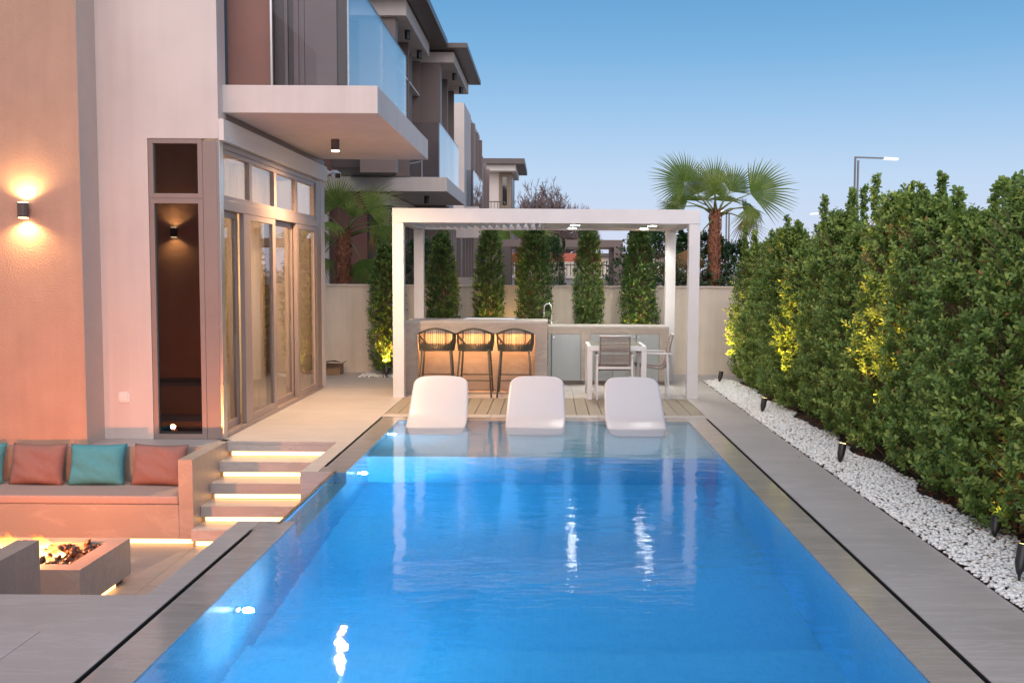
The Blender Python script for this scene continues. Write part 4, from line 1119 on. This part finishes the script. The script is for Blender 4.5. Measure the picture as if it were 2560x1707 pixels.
# ------------------------------------------------------------------ palms
def fan_mesh(radius, arc, nseg, seed, droop=.12, split=.42, fold=.10, dry=0):
    """fan leaf in local space: petiole joins at the origin, blade points +x, normal +z"""
    g = np.random.default_rng(seed); V = []; F = []; T_ = []
    for k in range(nseg):
        th = -arc/2+arc*(k+.5)/nseg; hw = arc/nseg/2
        Lk = radius*(1-.22*(abs(th)/(arc/2))**2)*g.uniform(.93,1.04)
        dr = droop*g.uniform(.5,1.6); tw = g.normal(0,.02)
        rs = [0.02, split*.5, split, split+(1-split)*.45, 1.0]; ws = [1,1,.94,.55,.03]
        base = len(V)
        for r_, w_ in zip(rs, ws):
            rr = r_*Lk; z = -dr*Lk*max(0,(r_-.35))**2*1.6 + .05*Lk*math.sin(r_*2.4)*(1-abs(th)/(arc/2)*.8)
            ww = split*Lk*math.tan(hw)*w_ if r_ > split else rr*math.tan(hw)*w_
            ww = max(ww, .0008)
            c, s = math.cos(th+tw*max(0,r_-split)), math.sin(th+tw*max(0,r_-split))
            V.append((rr*c-ww*s*-1*-1, rr*s+ww*c, z)); V.append((rr*c, rr*s, z+ww*fold*12)); V.append((rr*c+ww*s, rr*s-ww*c, z))
        for i in range(len(rs)-1):
            a = base+i*3; b = a+3
            F.append((a,b,b+1,a+1)); F.append((a+1,b+1,b+2,a+2))
            tv = .45+.25*i/4+g.normal(0,.07)+(.25 if i == 3 else 0); T_ += [tv, tv+.05]
    V = np.array(V)
    return np_mesh('frond', V, np.array(F), np.clip(T_,0,.82))
fans = [fan_mesh(1.0, R(150), 28, 1, split=.5, droop=.38), fan_mesh(1.0, R(170), 30, 2, droop=.5), fan_mesh(1.0, R(125), 24, 3, droop=.55, split=.52)]
round_fan = fan_mesh(1.0, R(250), 42, 8, droop=.30, split=.5)
dryf = [fan_mesh(1.0, R(110), 18, 4, droop=.6, split=.35)]
def make_palm(name, base, top, label, fronds, seed, r0=.15, boot=1.0):
    o = root(name, base, label, 'palm tree', 'fan palms beyond the garden wall')
    rg = random.Random(seed); bx, by, bz = base; tx, ty, tz = top
    n = 22; pts = []; rad = []
    for i in range(n+1):
        t = i/n; pts.append((bx+(tx-bx)*t+.02*math.sin(t*6), by+(ty-by)*t, bz+(tz-bz)*t)); rad.append(r0*(1.0-.16*t)*(1+.07*math.sin(i*2.4)))
    MB().tube(pts, rad, 14).build('trunk', M['palm_bark'], o, smooth=True)
    bt = MB()
    H = tz-bz; nbt = int(H/.055)*5
    for k in range(nbt):            # split old leaf bases wrapped round the trunk
        t = k/nbt; a = k*2.399; z = bz+H*t
        cx = bx+(tx-bx)*t; cy = by+(ty-by)*t; rr = r0*(1-.16*t)
        e = Vector((math.cos(a), math.sin(a), 0)); s = Vector((-e.y, e.x, 0))
        p = Vector((cx,cy,z)); w = .055*boot*rg.uniform(.8,1.2); lean = rg.choice((-1,1))*rg.uniform(.2,.6)
        q0 = p+e*rr*.96; q1 = p+e*(rr+.018)+s*lean*.05+Vector((0,0,.07)); q2 = p+e*(rr+.035*boot*rg.uniform(.3,1.8))+s*lean*.13+Vector((0,0,.15*rg.uniform(.7,1.2)))
        bt.add([q0-s*w,q0+s*w,q1+s*w*.7,q1-s*w*.7,q2+s*w*.15,q2-s*w*.15,q1+e*.014], [(0,1,2,6),(0,6,3),(3,6,2),(3,2,4,5)])
    bt.build('leaf_bases', M['palm_bark'], o)['kind'] = 'stuff'
    top = Vector(top)
    for k,(hub, dirv, nrm, rad_, kind) in enumerate(fronds):
        hub = Vector(hub); d = Vector(dirv).normalized(); nn = Vector(nrm); nn = (nn-d*nn.dot(d)).normalized(); s = nn.cross(d)
        me = (dryf[0] if kind == 'dry' else round_fan if kind == 'r' else fans[k % 3]).copy(); me.materials.clear() if me.materials else None
        mt = M['frond_dry'] if kind == 'dry' else M['frond']; me.materials.append(mt)
        fo = bpy.data.objects.new('frond', me); COL.objects.link(fo); fo.parent = o
        mw = Matrix(((d.x*rad_, s.x*rad_, nn.x*rad_, hub.x-bx), (d.y*rad_, s.y*rad_, nn.y*rad_, hub.y-by), (d.z*rad_, s.z*rad_, nn.z*rad_, hub.z-bz), (0,0,0,1)))
        fo.matrix_local = mw
        st = top+Vector((rg.uniform(-.05,.05), rg.uniform(-.05,.05), rg.uniform(-.12,.02)))
        mid = st.lerp(hub, .5)+Vector((0,0,.06 if kind != 'dry' else .05))
        pm_ = MB(); pm_.tube([st, mid, hub, hub+d*rad_*.12], [.022,.013,.009,.003], 6); po = pm_.build('petiole', M['petiole'], o, smooth=True)
    return o
M['petiole'] = plain('petiole', (.16,.17,.05), .5)
C_ = (0,-1,0)
make_palm('fan_palm', (3.03,18.5,-.05), (3.06,18.5,2.85), 'taller fan palm rising behind the right end of the pergola', [
    ((2.45,18.3,3.38), (-.75,0,.75), (.2,-1,.25), .68, 'r'), ((2.97,17.95,3.15), (0,-.3,1), (0,-1,.1), .42, 'r'), ((3.0,18.5,3.30), (.05,.1,1), (0,-1,.15), .66, 'g'),
    ((3.66,18.3,3.18), (1,-.1,.42), (-.15,-1,.3), .90, 'g'), ((2.75,18.7,3.2), (-.3,.2,1), (0,-1,0), .70, 'g'), ((3.35,18.7,3.25), (.55,.2,.8), (0,-1,.2), .70, 'g'),
    ((2.55,18.6,3.05), (-.9,.3,-.1), (.1,-.8,.6), .60, 'g'), ((3.6,18.7,2.95), (.8,.3,-.25), (0,-.7,.7), .60, 'g'), ((3.62,18.2,2.95), (.15,0,-1), (.3,-1,0), .55, 'g'),
    ((2.35,18.4,2.95), (-.5,0,-.7), (.4,-1,.1), .48, 'g'), ((2.55,17.9,2.2), (-.15,0,-1), (.2,-1,.1), .78, 'dry'), ((3.62,18.6,2.75), (.2,0,-1), (-.3,-1,0), .62, 'dry'), ((2.8,19.1,3.1),(-.2,1,.4),(0,-.3,1),.6,'g'), ((3.3,19.1,3.1),(.4,1,.4),(0,-.3,1),.6,'g')], 5, .112, .6)
make_palm('fan_palm', (-3.80,18.3,-.05), (-3.76,18.3,2.42), 'lower fan palm beyond the wall under the balcony', [
    ((-3.80,18.0,2.90), (.05,-.1,1), (0,-1,.1), .62, 'r'), ((-3.30,18.1,2.85), (.85,0,.6), (-.2,-1,.35), .72, 'g'), ((-3.55,17.9,2.70), (.2,-.2,.6), (0,-1,.4), .34, 'g'),
    ((-3.80,17.85,2.58), (-.3,-.5,-.3), (0,-1,.9), .40, 'g'), ((-3.25,18.2,2.62), (.9,0,-.1), (0,-1,.6), .55, 'g'), ((-4.1,18.3,2.8), (-.9,0,.5), (.2,-1,.3), .55, 'g'),
    ((-4.15,18.3,2.5), (-.5,0,-.8), (.3,-1,.2), .50, 'g'), ((-3.15,18.1,2.45), (.35,0,-1), (-.1,-1,.1), .62, 'dry'), ((-3.05,18.0,2.55), (.5,-.1,-.9), (-.2,-1,.2), .50, 'g'),
    ((-3.45,18.3,1.95), (.35,0,-1), (-.2,-1,0), .75, 'g'), ((-4.2,18.4,2.0), (-.3,0,-1), (.2,-1,0), .6, 'g'), ((-2.85,18.2,2.55), (.3,0,-.9), (.3,-1,0), .4, 'dry'), ((-3.5,18.8,2.8),(.3,1,.5),(0,-.3,1),.6,'g')], 9, .125)
make_palm('fan_palm', (-.75,26.0,-.05), (-.75,26.0,2.3), 'small fan palm behind the columnar shrubs beyond the wall', [
    ((-1.0,25.8,2.55), (-.9,0,.25), (.1,-.6,.8), .85, 'g'), ((-.5,25.8,2.55), (.9,0,.25), (.1,-.6,.8), .85, 'g'), ((-.75,25.8,2.6), (0,0,1), (0,-1,0), .6, 'g'), ((-.55,25.7,2.2), (.4,0,-1), (0,-1,0), .6, 'g'), ((-.9,25.8,2.2), (-.2,0,-1), (0,-1,0), .6, 'dry')], 12, .12)

# bare tree far behind
def bare_tree(base, spread, height, label, seed):
    o = root('bare_tree', base, label, 'tree'); rg = random.Random(seed)
    tr_ = MB(); tr_.tube([base, (base[0]+.1,base[1],base[2]+height*.3)], [.28,.2], 8); tr_.build('trunk', M['bare_twig'], o)
    tw = MB()
    def grow(p, d, L, r_, lev):
        q = p+d*L; mid = p+d*L*.5+Vector((rg.uniform(-1,1),rg.uniform(-1,1),rg.uniform(-1,1)))*L*.08
        tw.tube([p,mid,q], [r_,r_*.8,r_*.6], 4 if lev > 1 else 6, cap=False)
        if lev >= 6:
            for _ in range(4):
                nd = (d+Vector((rg.gauss(0,.8),rg.gauss(0,.8),rg.gauss(.1,.6)))).normalized(); tw.tube([q, q+nd*rg.uniform(.2,.45)], [.020,.012], 3, cap=False)
            return
        for k in range(rg.choice((2,3,3)) if lev < 5 else 4):
            nd = (d+Vector((rg.gauss(0,.55),rg.gauss(0,.55),rg.gauss(.05,.35)))).normalized()
            nd.x *= 1.12; nd.normalize()
            grow(p+d*L*rg.uniform(.5,1), nd, L*rg.uniform(.66,.9), max(.020, r_*.62), lev+1)
    b = Vector(base)+Vector((.1,0,height*.28))
    for k in range(16):
        a = k*math.tau/16+rg.uniform(-.3,.3)
        grow(b, Vector((math.cos(a)*spread*.5,math.sin(a)*spread*.5,rg.uniform(.5,1.0))).normalized(), height*.22, .16, 1)
    A = np.array(tw.v); lo = A[:, 2].min(); sxy = spread/np.percentile(np.abs(A[:, 0]-base[0]), 99.5); sz_ = (height-.2-lo)/(np.percentile(A[:, 2], 99.8)-lo)
    A[:, 0] = base[0]+(A[:, 0]-base[0])*sxy; A[:, 1] = base[1]+(A[:, 1]-base[1])*sxy; A[:, 2] = lo+(A[:, 2]-lo)*sz_; tw.v = [tuple(p) for p in A]
    tw.build('branches', M['bare_twig'], o)['kind'] = 'stuff'
bare_tree((.3,68,-.05), 2.95, 7.75, 'leafless brown tree far behind the pergola', 3)

# ================================================================== NEIGHBOURING VILLAS
def villa_far(name, label, yb): return root(name, (-3, yb, 0), label, 'villa')
CL, CR, RB = M['cladding'], M['cladding_red'], M['roof_brown']
v2 = villa_far('villa', 'next villa with brown flat roofs and glass balcony beyond the palm', 22)
def bays(parent, X, y0, y1, z0, z1, nb, depth=.28, shelf=None):
    """side facade of a villa: brown fins with dark glass set back between them"""
    B('wall', M['bronze_dark'], parent, X-1.2, X-depth, y0, y1, z0, z1)
    for k in range(nb+1):
        y = y0+(y1-y0)*k/nb; t = .10
        B('fin', CL, parent, X-depth+.001, X, max(y0,y-t/2), min(y1,y+t/2), z0, z1)
    for k in range(nb):
        a = y0+(y1-y0)*k/nb+.06; b = y0+(y1-y0)*(k+1)/nb-.06
        fr = frame_rect(parent, 'x', X-depth+.002, a, b, z0+.03, z1-.03, .05, .05, BZ)
        B('pane', M['far_glass'], fr, X-depth+.004, X-depth+.012, a+.052, b-.052, z0+.082, z1-.082)
        if shelf: B('shelf', M['soffit'], parent, X-depth+.06, X-.01, a, b, shelf, shelf+.035)
def canopy(parent, x1, xr, y0, y1, yr0, yr1, z0, z1, zr1, lights=()):
    B('fascia', W_, parent, -5.2, x1, y0, y1, z0, z1, bevel=.005)
    B('roof', RB, parent, -5.4, xr, yr0, yr1, z1+.03, zr1, bevel=.004)
    for (x,y) in lights:
        MB().tube([(x,y,z0-.001),(x,y,z0-.16)], .055, 12).build('soffit_lamp', M['black'], parent)
canopy(v2, -2.55, -2.2, 17.9, 21.3, 17.6, 21.65, 6.23, 6.50, 6.66, ((-2.68,19.0),(-2.68,20.7)))
B('wall', CL, v2, -3.4, -2.76, 18.0, 18.28, 3.50, 6.229)
bays(v2, -2.80, 18.282, 21.75, 3.62, 6.228, 2, .30, 5.48)
B('wall', CL, v2, -6.5, -4.302, 20.9, 21.2, 3.62, 6.2); B('wall', CR, v2, -4.70, -4.35, 20.88, 20.899, 3.62, 6.2)
B('wall', CL, v2, -3.86, -2.9, 20.9, 21.2, 3.62, 6.2)
w_ = frame_rect(v2, 'y', 20.93, -4.30, -3.862, 3.66, 5.6, .05, .06, BD); B('pane', M['far_glass'], w_, -4.25,-3.91,20.95,20.96,3.711,5.549)
canopy(v2, -2.10, -1.79, 22.0, 25.9, 21.72, 25.6+.4, 6.26, 6.485, 6.62, ((-2.2,23.2),(-2.2,24.9)))
B('wall', CL, v2, -3.0, -2.40, 22.0, 22.35, 3.62, 6.258)
bays(v2, -2.43, 22.352, 25.5, 3.62, 6.257, 2, .22)
B('balcony_slab', W_, v2, -6, -2.05, 20.0, 24.2, 3.325, 3.608, bevel=.006)
B('wall', CL, v2, -6.0, -2.5, 24.25, 26, 0, 3.6)
MB().tube([(-2.6,21.2,3.324),(-2.6,21.2,3.16)], .055, 12).build('soffit_lamp', M['black'], v2)
r2o = root('glass_railing', (-2.2, 22, 3.61), 'glass railing on the balcony of the second villa', 'railing')
B('glass_panel', M['rail_glass'], r2o, -2.215, -2.20, 20.05, 22.1, 3.609, 4.69); B('glass_panel', M['rail_glass'], r2o, -2.215, -2.20, 22.115, 24.2, 3.609, 4.69)
B('glass_panel', M['rail_front'], r2o, -2.79, -2.225, 20.05, 20.065, 3.609, 4.69); B('glass_panel', M['rail_front'], r2o, -3.4, -2.80, 20.05, 20.065, 3.609, 4.69)
B('top_rail', BD, r2o, -2.218, -2.197, 20.05, 24.2, 4.691, 4.703)
lad = root('drying_rack', (-2.9, 20.5, 3.61), 'thin white metal rack standing on the second balcony', 'rack')
for a,b in (((-3.13,20.4,3.61),(-3.13,20.4,4.3)),((-2.6,20.4,3.61),(-2.6,20.4,4.2)),((-3.13,20.4,3.86),(-2.6,20.4,3.96)),((-3.02,20.5,4.2),(-2.88,20.3,3.62)),((-3.13,20.4,4.0),(-2.95,20.4,4.1))):
    MB().tube([a,b], .012, 6).build('rod', M['white_metal'], lad)
# ground floor of villa 2
B('wall', W_, v2, -5.4, -4.46, 20.2, 20.5, 0, 3.32)
B('wall', CR, v2, -4.458, -3.70, 20.3, 20.5, 0, 3.32)
B('wall', M['bronze_dark'], v2, -3.698, -3.36, 20.35, 20.5, 0, 3.32)
bays(v2, -3.30, 20.52, 24.24, 0, 3.05, 4, .10)
B('fascia_band', W_, v2, -3.6, -3.25, 20.3, 24.24, 3.07, 3.3)
B('transom', BZ, v2, -3.39, -3.30, 20.52, 24.24, 2.36, 2.48)
for k in range(4): B('column', M['cladding'], v2, -2.52, -2.44, 24.3+k*.55, 24.5+k*.55, 0, 3.3)
B('wall', W_, v2, -3.2, -1.72, 26.3, 26.5, 2.62, 2.95)
B('wall', CL, v2, -1.84, -1.70, 25.9, 26.1, 0, 2.62)
# villa 3
v3 = villa_far('villa', 'third villa with white wall and brown fins on its upper floor', 31)
B('wall', W_, v3, -4.5, -2.43, 28.5, 30.9, 3.1, 6.48); B('wall', W_, v3, -4.5, -2.44, 30.902, 35, 6.3, 6.42)
B('wall', CL, v3, -3.4, -2.33, 31.0, 31.4, 3.1, 6.28); bays(v3, -2.36, 31.402, 35.0, 3.1, 6.28, 2, .25)
B('balcony_slab', W_, v3, -5, -2.05, 28.9, 33.0, 3.33, 3.6)
bays(v3, -2.50, 27.6, 33, 0, 2.95, 5, .15); B('wall', W_, v3, -4.5,-2.40, 27.3, 33, 2.96, 3.32)
B('column', CL, v3, -2.75, -2.42, 27.3, 27.58, 0, 2.95)
r3o = root('glass_railing', (-2.2, 31, 3.6), 'glass railing on the balcony of the third villa', 'railing')
B('glass_panel', M['rail_glass'], r3o, -2.22, -2.205, 28.95, 33.0, 3.601, 4.65); B('glass_panel', M['rail_glass'], r3o, -2.9, -2.23, 28.95, 28.965, 3.601, 4.65)
B('top_rail', BD, r3o, -2.223, -2.202, 28.95, 33.0, 4.651, 4.665)
# villa 4
v4 = villa_far('villa', 'narrow brown fronted villa between the third and the farthest', 38)
B('wall', CL, v4, -3.6, -2.42, 36.0, 36.5, 0, 5.85); bays(v4, -2.44, 36.502, 40.5, 3.2, 5.85, 2, .25); B('wall', CL, v4, -4, -2.45, 36.6, 40.5, 0, 3.19)
# villa 5
v5 = villa_far('villa', 'farthest villa with timber slats and brown overhanging roof', 46)
B('wall', W_, v5, -5.0, -2.29, 45.0, 49, 0, 6.15)
for k in range(9): B('slat', plain('timber_slat', (.30,.22,.16), .6) if k == 0 else bpy.data.materials['timber_slat'], v5, -2.285+k*.062, -2.285+k*.062+.05, 45.0, 45.06, 0, 6.15)
B('wall', M['bronze_dark'], v5, -2.287, -1.72, 45.07, 49, 0, 6.15)
B('window', M['far_glass'], v5, -2.12, -1.93, 44.97, 44.999, 4.7, 5.95)
B('fascia', M['soffit'], v5, -3.2, -1.51, 44.2, 49, 6.155, 6.42); B('roof', RB, v5, -3.4, -1.11, 43.9, 49.3, 6.43, 6.66)
r5 = root('metal_railing', (-2.6, 43, 4.7), 'thin metal railing on the farthest balcony', 'railing')
B('balcony_slab', W_, r5, -3.6, -1.9, 43.0, 44.9, 3.4, 3.7)
for k in range(12): MB().tube([(-3.5+k*.14,43.05,3.7),(-3.5+k*.14,43.05,4.7)], .012, 5).build('baluster', BD, r5)
MB().tube([(-3.5,43.05,4.72),(-1.95,43.05,4.72),(-1.95,44.9,4.72)], .02, 6).build('top_rail', BD, r5)

# neighbour's brown pergola
np2 = root('brown_pergola', (.3, 25, 0), 'brown metal pergola in the neighbouring garden seen through the shrubs', 'pergola')
B('beam', CL, np2, -1.14, 1.76, 24.0, 24.12, 2.34, 2.51); B('beam', BD, np2, -1.14, 1.76, 26.6, 26.7, 2.34, 2.51); B('beam', BD, np2, -1.14, -1.02, 24.12, 26.6, 2.34, 2.51); B('beam', BD, np2, 1.64, 1.76, 24.12, 26.6, 2.34, 2.51)
B('post', BD, np2, -1.14, -.93, 24.0, 24.12, 0, 2.339); B('post', BD, np2, 1.58, 1.76, 26.58, 26.7, 0, 2.339); B('post', CL, np2, 1.55, 1.76, 24.0, 24.12, 0, 2.339); B('post', BD, np2, -1.14, -1.0, 26.58, 26.7, 0, 2.339)
nw = root('low_wall', (0, 31.5, 0), 'grey low garden wall with pale cap behind the brown pergola', 'wall')
B('wall_body', M['grey_wall'], nw, -2.3, 4.5, 31.0, 31.2, -.05, 1.54); B('wall_cap', W_, nw, -2.3, 4.5, 30.96, 31.24, 1.541, 1.63)
nw2 = root('low_wall', (-1.9, 26.8, 0), 'short white low wall in front of the second villa windows', 'wall')
B('wall_body', W_, nw2, -2.45, -1.3, 26.8, 26.95, -.05, 1.58)
fe = root('metal_fence', (0, 36, 0), 'thin dark metal bar fence behind the low grey wall', 'fence')
for k in range(40): MB().box(-2.5+k*.13,-2.5+k*.13+.025,36,36.03,-.05,2.05).build('bar', BD, fe)
B('rail', BD, fe, -2.5, 2.8, 35.96, 35.99, 1.96, 2.0)
aw = root('orange_awning', (0, 39, 0), 'orange sloping awning beyond the fence', 'awning')
MB().add([(-1.9,38,2.17),(2.0,38,2.17),(1.9,40,2.48),(-1.8,40,2.48),(-1.9,38,2.13),(2.0,38,2.13),(1.9,40,2.44),(-1.8,40,2.44)], [(0,1,2,3),(7,6,5,4),(0,4,5,1),(1,5,6,2),(2,6,7,3),(3,7,4,0)]).build('canopy', M['awning'], aw)
for x in (-1.8,0,1.9): B('post', M['steel'], aw, x-.03, x+.03, 38.1, 38.16, -.05, 2.12)
fb_ = root('far_house', (0, 52, 0), 'low pale house far behind the orange awning', 'house')
B('wall', M['garden_wall'], fb_, -1.4, 6, 52, 56, -.05, 2.5); B('roof', RB, fb_, -1.6, 6.2, 51.8, 56.2, 2.51, 2.7)

# ------------------------------------------------------------------ street lamps
def street_lamp(x, y, h, armx, lab, double=True):
    o = root('street_lamp', (x,y,-.05), lab, 'street lamp', 'street lamps beyond the hedge')
    PM = M['bronze_dark'] if False else M['pole']
    B('pole', PM, o, x-.09, x-.03, y-.04, y+.04, -.05, h); 
    if double: B('pole', PM, o, x+.03, x+.09, y-.04, y+.04, -.05, h-.15)
    s = 1 if armx > x else -1
    MB().bar((x-.09*s,y,h-.03),(armx-s*.55,y,h-.06), .05, .06).build('arm', PM, o)
    MB().bar((armx-s*.55,y,h-.07),(armx,y,h-.10), .22, .09).build('lamp_head', M['lamp_street'], o, bevel=.02)
M['pole'] = metal_paint('grey_pole', (.16,.16,.17), .5)
street_lamp(12.2, 40, 6.37, 13.82, 'tall grey street lamp with twin pole above the hedge')
street_lamp(19.6, 70, 5.95, 18.2, 'far street lamp with arm to the left just above the hedge')
street_lamp(8.0, 45, 4.55, 7.3, 'twin pole street lamp hidden behind the right palm crown')

# ------------------------------------------------------------------ garden spotlights
def spotlight(x, y, tilt, aim, lab, power=60, h=.17, sc=1.0, zt=.0):
    o = root('garden_spotlight', (x,y,0), lab, 'spotlight', 'black garden spotlights in the pebble strip')
    d = (Vector(aim)-Vector((x,y,.12))).normalized(); e = Vector((x,y,.055+zt))
    MB().tube([(x,y,-.01),(x,y,.035+zt)], [.006,.010], 8).build('stake', M['black'], o)
    MB().tube([e-d*.02, e+d*.01, e+d*.05, e+d*.13*sc, e+d*.15*sc], [.012,.024,.034,.036,.034], 16).build('housing', M['black'], o, smooth=True)
    MB().tube([e+d*(.1505*sc), e+d*(.152*sc)], .028, 14).build('lens', M['lamp_yellow'], o)
    lamp('spot', 'SPOT', e+d*(.17*sc), power, (1,.56,.10), o, .03, 66, 1.0, Vector(aim))
    return o
M['lamp_yellow'] = emit('lamp_yellow', (1,.8,.25), 8)
spotlight(2.655, 5.50, 0, (3.1,5.9,1.6), 'large black spotlight on white pebbles in the bottom right corner', 10, zt=.03)
spotlight(2.66, 8.98, 0, (2.97,9.2,1.8), 'black spotlight on pebbles in the middle of the strip', 330)
spotlight(2.65, 12.25, 0, (2.97,12.5,1.8), 'black spotlight on pebbles by the far half of the hedge', 400)
spotlight(2.69, 15.6, 0, (2.95,15.9,1.2), 'black spotlight on pebbles nearest the garden wall', 330)
spotlight(2.94, 6.45, 0, (3.4,7.0,1.5), 'small black spotlight half hidden in fallen leaves under the hedge', 10, sc=.7)
spotlight(-2.66, 16.2, 0, (-2.7,16.6,.9), 'spotlight at the foot of the slim shrub left of the pergola', 520)
spotlight(-1.02, 16.2, 0, (-1.0,16.62,1.5), 'spotlight hidden behind the bar lighting the middle shrub', 330)
spotlight(1.50, 16.22, 0, (1.5,16.62,1.5), 'spotlight hidden behind the kitchen counter lighting the wide shrub', 450)
lamp('wall_wash', 'SPOT', (-.62, 16.75, .35), 25, (1,.62,.25), bar, .03, 90, .8, (-.62,17.05,1.1))

# fallen leaves and cigarette-brown litter under the hedge
lf = MB(); rg = random.Random(21)
for k in range(420):
    x = rg.uniform(2.85,3.3); y = rg.uniform(4.5,15.5) if k % 3 else rg.uniform(5,8); a = rg.uniform(0,6.28); s = rg.uniform(.016,.03); z = rg.uniform(.006,.03)
    c, s_ = math.cos(a)*s, math.sin(a)*s
    lf.add([(x-c,y-s_,z),(x+s_*.5,y-c*.5,z+.008),(x+c,y+s_,z+.004),(x-s_*.5,y+c*.5,z+.010)], [(0,1,2,3)])
for k in range(46):
    x = rg.uniform(2.1,2.95) if k % 4 == 0 else rg.uniform(2.5,2.95); y = rg.uniform(4.6,15); a = rg.uniform(0,6.28); s = rg.uniform(.013,.022); z = .004 if x < 2.47 else rg.uniform(.034,.042)
    c, s_ = math.cos(a)*s, math.sin(a)*s
    lf.add([(x-c,y-s_,z),(x+s_*.5,y-c*.5,z+.006),(x+c,y+s_,z+.003),(x-s_*.5,y+c*.5,z+.008)], [(0,1,2,3)])
lf.build('fallen_leaves', plain('dry_leaf', (.30,.10,.04), .8, var=.4, vs=30), None, kind='stuff', label='dry brown leaves fallen under the hedge', cat='leaves')
